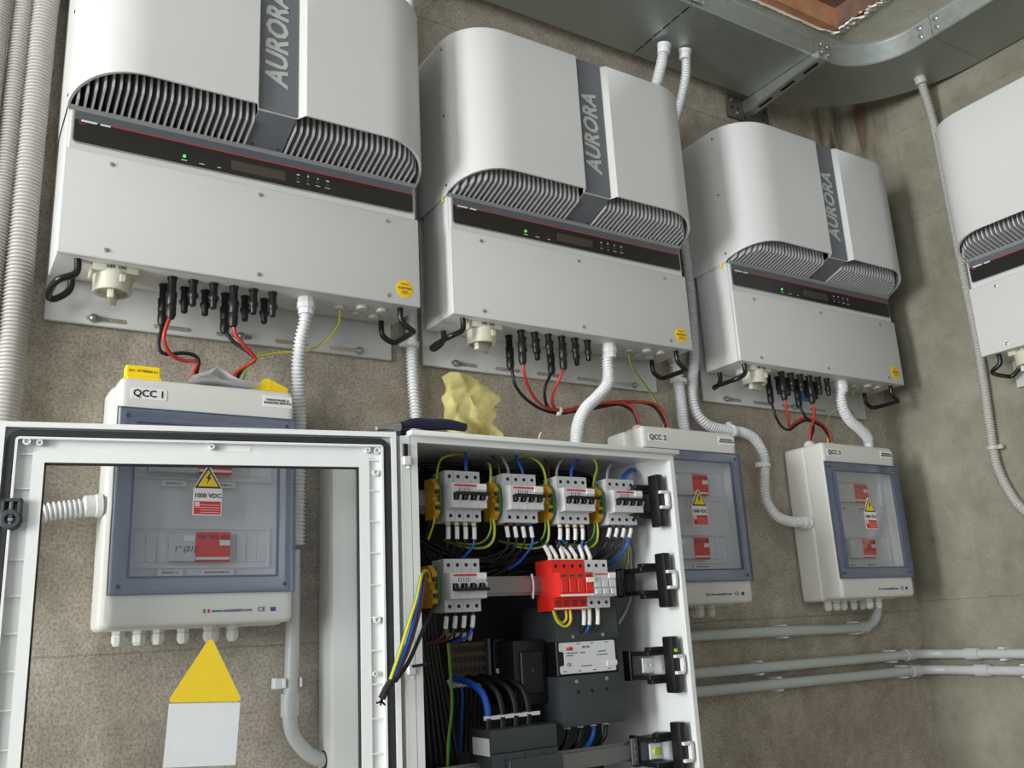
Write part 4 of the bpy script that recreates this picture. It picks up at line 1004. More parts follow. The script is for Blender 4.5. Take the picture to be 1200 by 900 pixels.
# joint sealing strip with gaps under the tray seam
for i in range(6):
    y0 = YF+0.012+i*0.036
    box_obj('seam_gap', (JX-0.0016, y0, TZ-0.0012), (JX+0.0016, y0+0.026, TZ+0.0005), 'wire_black', tr)
br = thing('wall_bracket', 'galvanised cantilever bracket on perforated wall plate under the tray', 'bracket', (1.84, -0.004, 0.85))
bm = bmesh.new(); b_box(bm, (-0.086, -0.006, -0.041), (0.086, 0.003, 0.035), 0.001, 1)
pl = new_obj('wall_plate', finish(bm, 'wall_plate'), 'plate_dull_steel', br)
for (hx, hz, big) in ((-0.068, 0.018, 1), (-0.070, -0.008, 0), (-0.045, -0.006, 0), (-0.055, -0.026, 1), (-0.020, -0.012, 0), (-0.018, -0.030, 0), (0.010, -0.014, 0), (0.030, -0.006, 1), (0.028, 0.016, 1), (0.060, -0.018, 0), (0.055, -0.030, 1), (0.070, 0.012, 0)):
    bm = bmesh.new(); b_lathe(bm, [(0.0055, 0), (0.005, 0.004 if big else 0.0008)], (hx, -0.006, hz), (0, -1, 0), 10)
    new_obj('plate_bolt' if big else 'plate_hole', finish(bm, 'plate_bolt'), 'steel' if big else 'wire_black', pl)
bm = bmesh.new()
b_prism(bm, [(-0.006, -0.016), (-0.290, 0.004), (-0.290, 0.0235), (-0.006, 0.0235)], 'x', -0.022, -0.019)
b_prism(bm, [(-0.006, -0.016), (-0.290, 0.004), (-0.290, 0.0235), (-0.006, 0.0235)], 'x', 0.011, 0.014)
b_prism(bm, [(-0.006, -0.0165), (-0.290, 0.0035), (-0.290, 0.0065), (-0.006, -0.0135)], 'x', -0.019, 0.011)
arm = new_obj('bracket_arm', finish(bm, 'bracket_arm', 0), 'galvanised_bright', br)
for i in range(3):
    y0, y1 = -0.05-0.085*i, -0.10-0.085*i
    z = lambda y: -0.0169-(y+0.006)*0.0704
    bm = bmesh.new(); b_prism(bm, [(y0, z(y0)-0.0004), (y1, z(y1)-0.0004), (y1, z(y1)+0.002), (y0, z(y0)+0.002)], 'x', -0.009, 0.001)
    new_obj('arm_slot', finish(bm, 'arm_slot', 0), 'wire_black', arm)

# ------------------------------------------------------------------ corrugated conduits
def conduit(label, pts, r=0.0130, m='corrugated_white', pitch=0.0070, ends=(), clips=()):
    base = (pts[len(pts)-1][0], pts[len(pts)-1][1], min(q[2] for q in pts))
    c = new_obj('flexible_conduit', corrugated_mesh(pts, r, pitch), m)
    tag(c, label, 'conduit', 'corrugated conduits')
    for (p, d) in ends:
        lathe_obj('coupling', [(r+0.0015, 0), (r+0.0042, 0.001), (r+0.0042, 0.010), (r+0.0025, 0.0115), (r+0.0025, 0.026), (r+0.0005, 0.028)], p, d, m, c, 12)
    for (p, d, side) in clips:
        bm = bmesh.new()
        dv = Vector(d).normalized(); P = Vector(p)
        b_lathe(bm, [(r-0.001, -0.005), (r+0.0028, -0.005), (r+0.0028, 0.005), (r-0.001, 0.005)], P, dv, 18)
        s = Vector(side).normalized()
        q = P + s*(r+0.008)
        b_box(bm, tuple(q[i]-0.006 for i in range(3)), tuple(q[i]+0.006 for i in range(3)), 0.001, 1)
        new_obj('pipe_clip', finish(bm, 'pipe_clip'), m, c)
    return c
DN, UP = (0, 0, -1), (0, 0, 1)
conduit('white corrugated conduit from the left inverter down beside box QCC 1', [(0.429, -0.107, -0.028)] + [(0.4277, -0.1040, -0.0466), (0.4248, -0.0900, -0.0796), (0.4273, -0.0700, -0.1238), (0.4364, -0.0500, -0.1677), (0.4456, -0.0350, -0.2297)] + [(0.446, -0.028, -0.33), (0.446, -0.026, -0.45)], r=0.0125)
conduit('white corrugated conduit running vertically between the left and middle inverters', [(0.704, -0.05, 0.872), (0.703, -0.026, 0.80), (0.700, -0.024, 0.5), (0.690, -0.024, 0.02), (0.690, -0.024, -0.101), (0.695, -0.024, -0.204), (0.697, -0.024, -0.40)], r=0.0130, clips=(((0.689, -0.024, -0.035), (0, 0, 1), (-1, 0, 0)),), ends=(((0.704, -0.05, 0.874), DN),))
conduit('white corrugated conduit bending from the middle inverter into the cabinet top', [(1.1425, -0.107, -0.028)] + [(1.1403, -0.1070, -0.0396), (1.1397, -0.1080, -0.0695), (1.1291, -0.1120, -0.1009), (1.0911, -0.1200, -0.1352), (1.0509, -0.1300, -0.1658), (1.0216, -0.1400, -0.2014), (1.0047, -0.1500, -0.2419)] + [(1.000, -0.152, -0.288)], r=0.0135)
conduit('white corrugated conduit ending in the top of junction box QCC 2', [(1.4089, -0.1220, 0.8652), (1.4085, -0.1100, 0.8255), (1.3999, -0.1000, 0.7822), (1.3926, -0.0850, 0.7372)] + [(1.392, -0.030, 0.62), (1.392, -0.019, 0.45), (1.402, -0.019, 0.15), (1.420, -0.022, 0.03)] + [(1.4216, -0.0280, 0.0077), (1.4254, -0.0300, -0.0591), (1.4227, -0.0350, -0.1521)] + [(1.428, -0.037, -0.19)], r=0.0145, ends=(([(1.4098, -0.1230, 0.8675)][0], (0, 0.25, -1)),), clips=(([(1.4306, -0.0300, -0.0409)][0], (0.1, 0, 1), (-1, 0, 0)),))
conduit('long white corrugated conduit looping past QCC 2 into the side of box QCC 3', [(1.4859, -0.1220, 0.8722), (1.4936, -0.1120, 0.8383), (1.4966, -0.1000, 0.8014), (1.4904, -0.0750, 0.7351)] + [(1.474, -0.03, 0.62), (1.4945, -0.019, 0.5)] + [(1.5094, -0.0200, 0.3400), (1.5095, -0.0200, 0.1950), (1.4968, -0.0220, 0.0407), (1.4738, -0.0300, -0.0298), (1.4673, -0.0300, -0.0773), (1.4752, -0.0300, -0.1178), (1.5085, -0.0300, -0.1461), (1.5625, -0.0300, -0.1551), (1.6330, -0.0300, -0.1580), (1.6741, -0.0300, -0.1737), (1.6985, -0.0300, -0.2119), (1.6948, -0.0300, -0.2541), (1.6857, -0.0300, -0.3064), (1.6870, -0.0350, -0.3430), (1.7034, -0.0450, -0.3745), (1.7339, -0.0550, -0.3879), (1.7615, -0.0600, -0.3896)] + [(1.800, -0.0602, -0.391)], r=0.0135, ends=(([(1.4853, -0.1230, 0.8740)][0], (0, 0.25, -1)), ((1.804, -0.060, -0.391), (-1, 0, 0))), clips=(([(1.6951, -0.0300, -0.2399)][0], (0, 0, 1), (-1, 0, 0)), ([(1.5939, -0.0300, -0.1565)][0], (1, 0, -.05), (0, 0.5, 1))))
conduit('white corrugated conduit from the corner inverter to the top of box QCC 3', [(1.9525, -0.107, -0.028)] + [(1.9430, -0.1070, -0.0486), (1.9554, -0.1000, -0.0858), (1.9917, -0.0900, -0.1127), (2.0428, -0.0800, -0.1310), (2.0820, -0.0700, -0.1506), (2.0884, -0.0650, -0.1778)] + [(2.087, -0.064, -0.20)], r=0.0145)
conduit('grey corrugated conduit coming down the right-hand wall beside the inverter', [(2.2000, -0.3458, 0.8788)] + [(2.2150, -0.3406, 0.8466), (2.2450, -0.3344, 0.7294), (2.2620, -0.3273, 0.4647), (2.2680, -0.3262, 0.2067), (2.2700, -0.3262, 0.0820), (2.2700, -0.3226, -0.0390), (2.2700, -0.3167, -0.1568), (2.2700, -0.3155, -0.2615), (2.2700, -0.3389, -0.3451), (2.2700, -0.3645, -0.3889), (2.2700, -0.4099, -0.4383)], r=0.0140, m='corrugated_grey', ends=(([(2.2000, -0.3442, 0.8854)][0], (0.2, 0, -1)),), clips=(([(2.2700, -0.3150, -0.2151)][0], (0, 0, 1), (0, -1, 0)),))
conduit('thick pale corrugated conduit nearest the left inverter', [(-0.0275, -0.0300, 0.5954), (-0.0403, -0.0300, 0.5353), (-0.0427, -0.0300, 0.3574), (-0.0437, -0.0300, 0.1894), (-0.0434, -0.0300, 0.0304), (-0.0431, -0.0300, -0.1206), (-0.0451, -0.0300, -0.2504), (-0.0484, -0.0300, -0.4013), (-0.0514, -0.0300, -0.5314)], r=0.0230, m='corrugated_grey', pitch=0.0066)
conduit('middle one of three pale corrugated conduits at the left edge', [(-0.0660, -0.0300, 0.5805), (-0.0741, -0.0300, 0.5229), (-0.0769, -0.0300, 0.3471), (-0.0782, -0.0300, 0.1812), (-0.0807, -0.0300, 0.0237), (-0.0831, -0.0300, -0.1256)], r=0.0175, m='corrugated_grey', pitch=0.0060)
conduit('leftmost pale corrugated conduit, mostly outside the picture', [(-0.1062, -0.0350, 0.5614), (-0.1111, -0.0350, 0.5060), (-0.1103, -0.0350, 0.3341), (-0.1095, -0.0350, 0.1713), (-0.1088, -0.0350, 0.0167)], r=0.0165, m='corrugated_grey', pitch=0.0060)
conduit('short white corrugated conduit entering the left side of box QCC 1', [(-0.0209, -0.0580, -0.4202), (0.0065, -0.0600, -0.4094), (0.0302, -0.0600, -0.4028), (0.0545, -0.0600, -0.3989)] + [(0.098, -0.060, -0.3925)], r=0.0150, pitch=0.0072, ends=(((0.1045, -0.060, -0.3915), (-1, 0, -0.06)),))

# ------------------------------------------------------------------ rigid pipes
def pipe(label, pts, r=0.0125, couplings=(), clips=(), step=0.008, group='rigid grey conduits'):
    c = new_obj('rigid_conduit', tube_mesh(pts, r, step, 16), 'rigid_pvc')
    tag(c, label, 'pipe', group)
    for (p, d, L) in couplings:
        lathe_obj('coupling', [(r, -L), (r+0.0035, -L), (r+0.0035, L), (r, L)], p, d, 'rigid_pvc', c, 18)
    for (p, ax) in clips:
        bm = bmesh.new(); P = Vector(p)
        for s in (-1, 1):
            lo = [P[0]-0.008, P[1]-0.010, P[2]-0.002+s*(r+0.002)]; hi = [P[0]+0.008, P[1]+0.014, P[2]+0.002+s*(r+0.002)]
            if ax == 'z': lo = [P[0]-0.002+s*(r+0.002), P[1]-0.012, P[2]-0.008]; hi = [P[0]+0.002+s*(r+0.002), P[1]+0.012, P[2]+0.008]
            if ax == 'y': lo = [P[0]-0.010, P[1]-0.008, P[2]-0.002+s*(r+0.002)]; hi = [P[0]+0.012, P[1]+0.008, P[2]+0.002+s*(r+0.002)]
            b_box(bm, lo, hi, 0.0008, 1)
        if ax == 'x': b_box(bm, (P[0]-0.008, P[1]+r-0.001, P[2]-r-0.004), (P[0]+0.008, P[1]+0.019, P[2]+r+0.004))
        if ax == 'y': b_box(bm, (P[0]+r-0.001, P[1]-0.008, P[2]-r-0.004), (P[0]+0.019, P[1]+0.008, P[2]+r+0.004))
        if ax == 'z': b_box(bm, (P[0]-r-0.004, P[1]+r-0.003, P[2]-0.008), (P[0]+r+0.004, P[1]+0.028, P[2]+0.008))
        if ax == 'z': b_box(bm, (P[0]-r-0.018, P[1]-0.004, P[2]-0.009), (P[0]-r-0.002, P[1]+0.014, P[2]+0.009), 0.001, 1)
        new_obj('pipe_clip', finish(bm, 'pipe_clip'), 'corrugated_white', c)
    return c
pipe('grey rigid pipe below QCC 1 with elbow into the added block standing in for the cabinet side', [(0.436, -0.030, -0.46), (0.436, -0.030, -0.60), (0.434, -0.030, -0.70), (0.432, -0.030, -0.742), (0.438, -0.030, -0.775), (0.458, -0.030, -0.803), (0.478, -0.031, -0.818), (0.4945, -0.032, -0.8235)], couplings=(((0.4325, -0.030, -0.727), (0, 0, 1), 0.019),), clips=(((0.434, -0.030, -0.690), 'z'),))
dk = thing('cabinet_side_stand_in', 'added pale upright block standing in for the left side of the cabinet, behind the glazed door, a pipe entering it', 'stand-in block', (0.5185, -0.04, -1.3))  # added block standing in for the cabinet's own left side wall
bm = bmesh.new(); b_box(bm, (-0.0245, -0.034, 0.0), (0.0240, 0.036, 1.03), 0.004, 2); new_obj('stand_in_block', finish(bm, 'stand_in_block'), 'cabinet_white', dk)
bm = bmesh.new(); b_lathe(bm, [(0.0165, 0), (0.0165, 0.001)], (-0.0246, 0.008, 0.476), (-1, 0, 0), 20); new_obj('cut_hole', finish(bm, 'cut_hole'), 'wire_black', dk)
pipe('uppermost grey pipe on the back wall, rising into box QCC 3', [(1.10, -0.020, -0.653), (1.40, -0.020, -0.655), (1.70, -0.020, -0.658), (1.98, -0.020, -0.661), (2.035, -0.022, -0.655), (2.062, -0.028, -0.630), (2.068, -0.034, -0.58)], couplings=(((2.008, -0.021, -0.661), (1, 0, 0.05), 0.014),), clips=(((1.70, -0.020, -0.658), 'x'), ((1.975, -0.020, -0.661), 'x')))
pipe('middle grey pipe turning the corner from back wall to right-hand wall', [(1.10, -0.020, -0.737), (1.60, -0.020, -0.739), (2.15, -0.020, -0.741), (2.20, -0.021, -0.741), (2.240, -0.030, -0.742), (2.262, -0.060, -0.743), (2.270, -0.11, -0.744), (2.270, -0.40, -0.746), (2.270, -0.9, -0.748)], couplings=(((2.185, -0.020, -0.741), (1, 0, 0), 0.016), ((2.270, -0.155, -0.744), (0, 1, 0), 0.020)), clips=(((1.60, -0.020, -0.739), 'x'), ((2.11, -0.020, -0.741), 'x'), ((2.270, -0.24, -0.745), 'y')))
pipe('lowest grey pipe turning the corner from back wall to right-hand wall', [(1.10, -0.020, -0.776), (1.60, -0.020, -0.780), (2.15, -0.020, -0.783), (2.20, -0.021, -0.784), (2.240, -0.030, -0.784), (2.262, -0.060, -0.785), (2.270, -0.11, -0.786), (2.270, -0.40, -0.788), (2.270, -0.9, -0.790)], couplings=(((2.200, -0.0205, -0.784), (1, 0, 0), 0.016), ((2.270, -0.175, -0.786), (0, 1, 0), 0.020)), clips=(((1.66, -0.020, -0.780), 'x'), ((2.15, -0.020, -0.783), 'x'), ((2.270, -0.29, -0.787), 'y')))

# ------------------------------------------------------------------ cables from the inverters to the junction boxes
def cable(label, pts, m, r=0.0034, group='solar cables'):
    mm = m if isinstance(m, list) else [m]
    mis = [0, 0, 0, 0, 0, 1, 1, 1, 1, 1] if len(mm) > 1 else None
    c = new_obj('cable', tube_mesh(pts, r, 0.006, 10, 'cable', mis), mm)
    return tag(c, label, 'cable', group)
GY = ['wire_green', 'wire_yellow']
i2, i3 = (0.7194, 0, 0), (1.5234, 0, -0.0084)
cable('black cable from the first plug pair of the left inverter', [(0.181, -0.072, -0.072)] + [(0.1791, -0.0780, -0.0855), (0.1754, -0.0800, -0.1061), (0.1772, -0.0800, -0.1232), (0.1888, -0.0800, -0.1296), (0.2172, -0.0800, -0.1243), (0.2372, -0.0800, -0.1270), (0.2438, -0.0800, -0.1368), (0.2409, -0.0800, -0.1567)] + [(0.240, -0.078, -0.195)], 'wire_black')
cable('red cable from the first plug pair of the left inverter', [(0.186, -0.113, -0.072)] + [(0.1805, -0.1130, -0.0885), (0.1773, -0.1100, -0.1129), (0.1916, -0.1000, -0.1349), (0.2150, -0.0920, -0.1415), (0.2352, -0.0900, -0.1398), (0.2391, -0.0880, -0.1435), (0.2336, -0.0850, -0.1607)] + [(0.231, -0.083, -0.195)], 'wire_red')
cable('red cable from the second plug pair of the left inverter', [(0.2925, -0.113, -0.070)] + [(0.2982, -0.1120, -0.0902), (0.3143, -0.1100, -0.1074), (0.3369, -0.1000, -0.1238), (0.3357, -0.0980, -0.1302), (0.3211, -0.0900, -0.1409), (0.3020, -0.0850, -0.1594)] + [(0.292, -0.083, -0.195)], 'wire_red')
cable('black cable from the second plug pair of the left inverter', [(0.289, -0.072, -0.070)] + [(0.2963, -0.0780, -0.0841), (0.3075, -0.0800, -0.0954), (0.3307, -0.0880, -0.1131), (0.3407, -0.0880, -0.1261)] + [(0.3202, -0.0800, -0.1430)] + [(0.298, -0.076, -0.195)], 'wire_black')
cable('green and yellow earth wire under the left inverter', [(0.502, -0.090, -0.003), (0.502, -0.090, -0.022)] + [(0.4982, -0.0880, -0.0405), (0.4755, -0.0800, -0.0720), (0.4473, -0.0600, -0.0867), (0.3975, -0.0500, -0.0931), (0.3556, -0.0500, -0.1064), (0.3386, -0.0600, -0.1243)] + [(0.325, -0.07, -0.16)], GY, 0.0022, 'earth wires')
def off(pts, o): return pts
cable('black cable from the first plug pair of the middle inverter', [(0.9004, -0.072, -0.073)] + [(0.9027, -0.0760, -0.0896), (0.9083, -0.0750, -0.1132), (0.9406, -0.0600, -0.1344), (0.9870, -0.0500, -0.1527), (1.0327, -0.0500, -0.1596), (1.0852, -0.0500, -0.1507), (1.1440, -0.0500, -0.1384), (1.2048, -0.0500, -0.1247), (1.2328, -0.0550, -0.1314), (1.2462, -0.0600, -0.1446), (1.2493, -0.0650, -0.1643)] + [(1.2485, -0.065, -0.185)], 'wire_black')
cable('red cable from the first plug pair of the middle inverter', [(0.9055, -0.113, -0.073)] + [(0.9078, -0.1120, -0.0917), (0.9220, -0.1000, -0.1147), (0.9555, -0.0800, -0.1414), (0.9996, -0.0620, -0.1537), (1.0469, -0.0550, -0.1524), (1.1002, -0.0550, -0.1382), (1.1640, -0.0550, -0.1260), (1.2199, -0.0550, -0.1211), (1.2433, -0.0620, -0.1340), (1.2511, -0.0670, -0.1627)] + [(1.2515, -0.067, -0.185)], 'wire_red')
cable('black cable from the second plug pair of the middle inverter', [(1.0084, -0.072, -0.073)] + [(0.9956, -0.0780, -0.0893), (0.9845, -0.0780, -0.1100), (0.9869, -0.0700, -0.1291), (1.0013, -0.0600, -0.1503), (1.0437, -0.0470, -0.1552), (1.1072, -0.0450, -0.1422), (1.1716, -0.0450, -0.1267), (1.2333, -0.0450, -0.1149), (1.2867, -0.0500, -0.1134), (1.3155, -0.0600, -0.1275), (1.3329, -0.0650, -0.1617)] + [(1.3350, -0.065, -0.185)], 'wire_black')
cable('red cable from the second plug pair of the middle inverter', [(1.0125, -0.113, -0.073)] + [(1.0031, -0.1120, -0.0921), (0.9997, -0.1000, -0.1105), (1.0007, -0.0800, -0.1302), (1.0159, -0.0620, -0.1495), (1.0524, -0.0530, -0.1540), (1.1021, -0.0520, -0.1413), (1.1945, -0.0520, -0.1196), (1.2891, -0.0530, -0.1127), (1.3231, -0.0630, -0.1237), (1.3395, -0.0670, -0.1616)] + [(1.3420, -0.067, -0.185)], 'wire_red')
cable('yellow-green earth wire under the middle inverter', [(1.2214, -0.090, -0.003)] + [(1.2209, -0.0900, -0.0218), (1.2409, -0.0800, -0.0436), (1.2879, -0.0600, -0.0721), (1.3182, -0.0500, -0.0939), (1.3326, -0.0500, -0.1179), (1.3355, -0.0600, -0.1566)] + [(1.333, -0.06, -0.185)], ['wire_yellow', 'wire_green'], 0.0022, 'earth wires')
cable('black cable from the first plug pair of the corner inverter', [(1.7044, -0.072, -0.081)] + [(1.7036, -0.0780, -0.1017), (1.7102, -0.0780, -0.1240), (1.7368, -0.0700, -0.1438), (1.7746, -0.0600, -0.1467), (1.8074, -0.0580, -0.1307), (1.8463, -0.0560, -0.1156), (1.8775, -0.0580, -0.1184), (1.9063, -0.0630, -0.1312), (1.9251, -0.0650, -0.1600)] + [(1.9250, -0.065, -0.185)], 'wire_black')
cable('red cable from the first plug pair of the corner inverter', [(1.7094, -0.113, -0.081)] + [(1.7145, -0.1100, -0.1044), (1.7289, -0.1000, -0.1274), (1.7654, -0.0700, -0.1418), (1.7919, -0.0620, -0.1304), (1.8191, -0.0600, -0.1162), (1.8510, -0.0580, -0.1086), (1.8850, -0.0620, -0.1148), (1.9155, -0.0670, -0.1334), (1.9273, -0.0670, -0.1602)] + [(1.9300, -0.067, -0.185)], 'wire_red')
cable('black cable from the second plug pair of the corner inverter', [(1.8124, -0.072, -0.081)] + [(1.8154, -0.0780, -0.1002), (1.8265, -0.0780, -0.1149), (1.8480, -0.0780, -0.1250), (1.8524, -0.0750, -0.1435), (1.8473, -0.0680, -0.1619)] + [(1.8420, -0.063, -0.185)], 'wire_black')
cable('red cable from the second plug pair of the corner inverter', [(1.8159, -0.113, -0.081)] + [(1.8225, -0.1100, -0.1031), (1.8299, -0.1000, -0.1195), (1.8367, -0.0800, -0.1418), (1.8388, -0.0700, -0.1648)] + [(1.8350, -0.067, -0.185)], 'wire_red')
cable('thin yellow-green earth wire under the corner inverter', [(2.0254, -0.090, -0.010)] + [(2.0245, -0.0900, -0.0287), (2.0227, -0.0750, -0.0458), (1.9970, -0.0500, -0.0709), (1.9724, -0.0400, -0.0890), (1.9474, -0.0450, -0.1224), (1.9244, -0.0600, -0.1590)] + [(1.922, -0.06, -0.185)], ['wire_yellow', 'wire_green'], 0.0020, 'earth wires')
# white cable tie on the middle inverter's bundle
bm = bmesh.new(); b_lathe(bm, [(0.008, -0.003), (0.0105, -0.003), (0.0105, 0.003), (0.008, 0.003)], [(1.0356, -0.0520, -0.1543)][0], (1, 0, -0.1), 14); tp = Vector([(1.0293, -0.0600, -0.1635)][0]); b_box(bm, tuple(tp-Vector((.004, .004, .004))), tuple(tp+Vector((.004, .004, .004))), 0.001, 1)
tag(new_obj('cable_tie', finish(bm, 'cable_tie'), 'label_white'), 'white cable tie round the red and black cables under the middle inverter', 'cable tie')

# ------------------------------------------------------------------ wires inside the cabinet
def wire(label, pts, m, r=0.0021, group='wires in the cabinet', ferrule=None, sleeve=None):
    mm = m if isinstance(m, list) else [m]
    mis = [0, 0, 0, 0, 1, 1, 1, 1] if len(mm) > 1 else None
    c = new_obj('wire', tube_mesh(pts, r, 0.006, 8, 'wire', mis), mm)
    tag(c, label, 'wire', group)
    def seg(name, a, b, rr, mat_):
        P = catmull(pts, 0.002); n = len(P)-1
        i0, i1 = int(a*n), max(int(a*n)+2, int(b*n))
        bm = bmesh.new(); b_tube(bm, P[i0:i1+1], rr, 10); new_obj(name, finish(bm, name), mat_, c)
    L = sum((Vector(pts[i+1])-Vector(pts[i])).length for i in range(len(pts)-1))
    if ferrule: seg('ferrule', 0.0, ferrule/L, r+0.0018, 'ferrule_cream')
    if sleeve: seg('marker_sleeve', sleeve[0]/L, sleeve[1]/L, r+0.0016, 'label_white')
    return c
POS = ('leftmost', 'second from left', 'third from left', 'rightmost')
BOT = -0.339-0.0905
for b in range(4):
    for i in range(4):
        x = BX[b]+0.0092+i*0.0178
        blue = (i == 3)
        lean = (0.0, 0.0, 0.002, 0.010)[b]
        x2 = x - (0.002, -0.001, 0.003, 0.008)[b] - lean*0.4
        pts = [(x, -0.226, BOT+0.003), (x, -0.229, BOT-0.010), (x2, -0.230, BOT-0.034), (x2-0.004, -0.220, BOT-0.050), (x2-0.012-0.01*random.random(), -0.180, BOT-0.066-0.012*random.random()), (x2-0.03, -0.120, BOT-0.070-0.02*random.random())]
        wire('%s wire with white marker, %s under the %s top-row breaker' % ('blue' if blue else 'black', POS[i], ORD[b]), pts, 'wire_blue' if blue else 'wire_black', 0.0024, ferrule=0.011 if b in (0, 2) else None, sleeve=(0.012, 0.034) if b in (0, 2) else (0.010, 0.031))
for i in range(4):
    x = 0.632+0.0092+i*0.0178; B2 = -0.4955-0.0905
    pts = [(x, -0.226, B2+0.003), (x-0.001, -0.228, B2-0.010), (x-0.004, -0.226, B2-0.030), (x-0.010, -0.215, B2-0.044), (x-0.030, -0.180, B2-0.050), (x-0.05, -0.13, B2-0.045)]
    wire('%s wire with white marker, %s under the second-row breaker' % (('brown', 'brown', 'black', 'blue')[i], POS[i]), pts, ('wire_brown', 'wire_brown', 'wire_black', 'wire_blue')[i], 0.0024, sleeve=(0.010, 0.030))
SEV = ('first', 'second', 'third', 'fourth', 'fifth', 'sixth', 'seventh')
for i, (xx, lx, lz) in enumerate(((0.8655, -0.010, 0.030), (0.8795, -0.012, 0.029), (0.8955, -0.006, 0.031), (0.9095, -0.012, 0.024), (0.9250, -0.012, 0.028), (0.9420, -0.006, 0.032), (0.9590, -0.010, 0.034))):
    z0 = -0.4975
    pts = [(xx, -0.226, z0-0.002), (xx, -0.227, z0+0.008), (xx+lx, -0.222, z0+lz), (xx+lx*1.6, -0.205, z0+lz+0.012), (xx+lx*3, -0.150, z0+lz+0.014), (xx-0.05, -0.10, z0+0.03)]
    wire('%s of seven marked wires from the left on top of the red surge arrester' % SEV[i], pts, 'wire_blue' if i == 4 else 'wire_black', 0.0026, ferrule=0.008, sleeve=(0.009, 0.032))
for i, xx in enumerate((0.9355, 0.9480, 0.9680)):
    z0 = -0.588
    pts = [(xx, -0.226, z0+0.003), (xx, -0.228, z0-0.010), (xx-0.004, -0.228, z0-0.034), (xx-0.010, -0.215, z0-0.046), (xx-0.03, -0.17, z0-0.050)]
    wire('%s of three marked wires from the left under the fuse holder' % SEV[i], pts, 'wire_blue' if i == 1 else 'wire_black', 0.0026, ferrule=0.010, sleeve=(0.011, 0.034))
wire('green and yellow loop on the underside of the red surge arrester, inner one', [(0.868, -0.226, -0.588), (0.872, -0.229, -0.606), (0.882, -0.229, -0.613), (0.893, -0.229, -0.606), (0.895, -0.226, -0.588)], GY, 0.0028)
wire('green and yellow loop on the underside of the red surge arrester, outer one', [(0.862, -0.230, -0.588), (0.868, -0.234, -0.610), (0.884, -0.236, -0.620), (0.899, -0.234, -0.610), (0.902, -0.230, -0.588)], GY, 0.0028)
# wires looping over the top row
c1 = lambda *a: a
S = 6.43
wire('thin yellow-green wire arching over the first top-row breaker', [(0.6273, -0.2220, -0.4129), (0.6240, -0.2220, -0.4317), (0.6188, -0.2100, -0.4584)], GY)
wire('yellow-green wire rising from the first earth terminal', [(0.6318, -0.2220, -0.3581), (0.6353, -0.2220, -0.3338), (0.6478, -0.2150, -0.3137), (0.6813, -0.2000, -0.3009), (0.7211, -0.1800, -0.2949), (0.7559, -0.1500, -0.2934)], GY)
wire('grey wire behind the first top-row breaker', [(0.7055, -0.2000, -0.3292), (0.7081, -0.2000, -0.3027), (0.7287, -0.1800, -0.2883), (0.7598, -0.1500, -0.2748)], 'wire_grey')
wire('dark blue wire rising from the first top-row breaker', [(0.6955, -0.2220, -0.3371), (0.6949, -0.2220, -0.3211), (0.7083, -0.2000, -0.2963)], 'wire_blue', 0.0026)
wire('yellow wire rising from the second earth terminal', [(0.7430, -0.2240, -0.3564), (0.7455, -0.2240, -0.3364), (0.7489, -0.2150, -0.3196), (0.7613, -0.1800, -0.3102)], GY, 0.0026)
wire('brown wire curving up from the second top-row breaker', [(0.7668, -0.2220, -0.3401), (0.7661, -0.2220, -0.3276), (0.7671, -0.2100, -0.3076), (0.7772, -0.1700, -0.2907), (0.7862, -0.1300, -0.2814)], 'wire_brown')
wire('grey wire bending up from the second top-row breaker', [(0.7851, -0.2220, -0.3381), (0.7858, -0.2220, -0.3266), (0.7830, -0.2150, -0.3115), (0.7863, -0.1900, -0.2874)], 'wire_grey', 0.0026)
wire('bright blue wire rising from the second top-row breaker', [(0.8188, -0.2220, -0.3378), (0.8166, -0.2220, -0.3252), (0.8131, -0.2150, -0.3087), (0.8235, -0.1900, -0.2852)], 'wire_blue', 0.0028)
wire('green and yellow arch between the second and third top-row breakers', [(0.8667, -0.2240, -0.3541), (0.8685, -0.2240, -0.3386), (0.8644, -0.2200, -0.3173), (0.8550, -0.2100, -0.3035), (0.8437, -0.1900, -0.2968), (0.8317, -0.1600, -0.2978), (0.8217, -0.1200, -0.3059)], GY, 0.0028)
wire('brown wire behind the third earth terminal', [(0.8934, -0.2000, -0.3335), (0.8939, -0.2000, -0.3150), (0.9010, -0.1800, -0.2951), (0.9095, -0.1500, -0.2782)], 'wire_brown')
wire('grey wire curving up from the third top-row breaker', [(0.8964, -0.2220, -0.3397), (0.8986, -0.2220, -0.3239), (0.9165, -0.2100, -0.3050), (0.9606, -0.1800, -0.2842)], 'wire_grey', 0.0026)
wire('bright blue wire arching over the third top-row breaker', [(0.9318, -0.2220, -0.3395), (0.9339, -0.2220, -0.3222), (0.9485, -0.2150, -0.3056), (0.9865, -0.1900, -0.2882), (1.0414, -0.1500, -0.2750)], 'wire_blue', 0.0030)
wire('yellow wire arching to the fourth earth terminal', [(0.9835, -0.2240, -0.3550), (0.9885, -0.2240, -0.3361), (1.0001, -0.2200, -0.3161), (1.0044, -0.2100, -0.2977), (1.0035, -0.1900, -0.2876), (1.0016, -0.1700, -0.2837)], ['wire_yellow', 'wire_green'], 0.0030)
wire('grey wire curving up from the fourth top-row breaker', [(1.0208, -0.2220, -0.3412), (1.0232, -0.2220, -0.3235), (1.0429, -0.2100, -0.3054), (1.0878, -0.1800, -0.2865)], 'wire_grey', 0.0028)
wire('thick blue wire leaning right above the fourth top-row breaker', [(1.0609, -0.2220, -0.3409), (1.0673, -0.2220, -0.3297), (1.1047, -0.2000, -0.3118), (1.1815, -0.1500, -0.2900)], 'wire_blue', 0.0040)
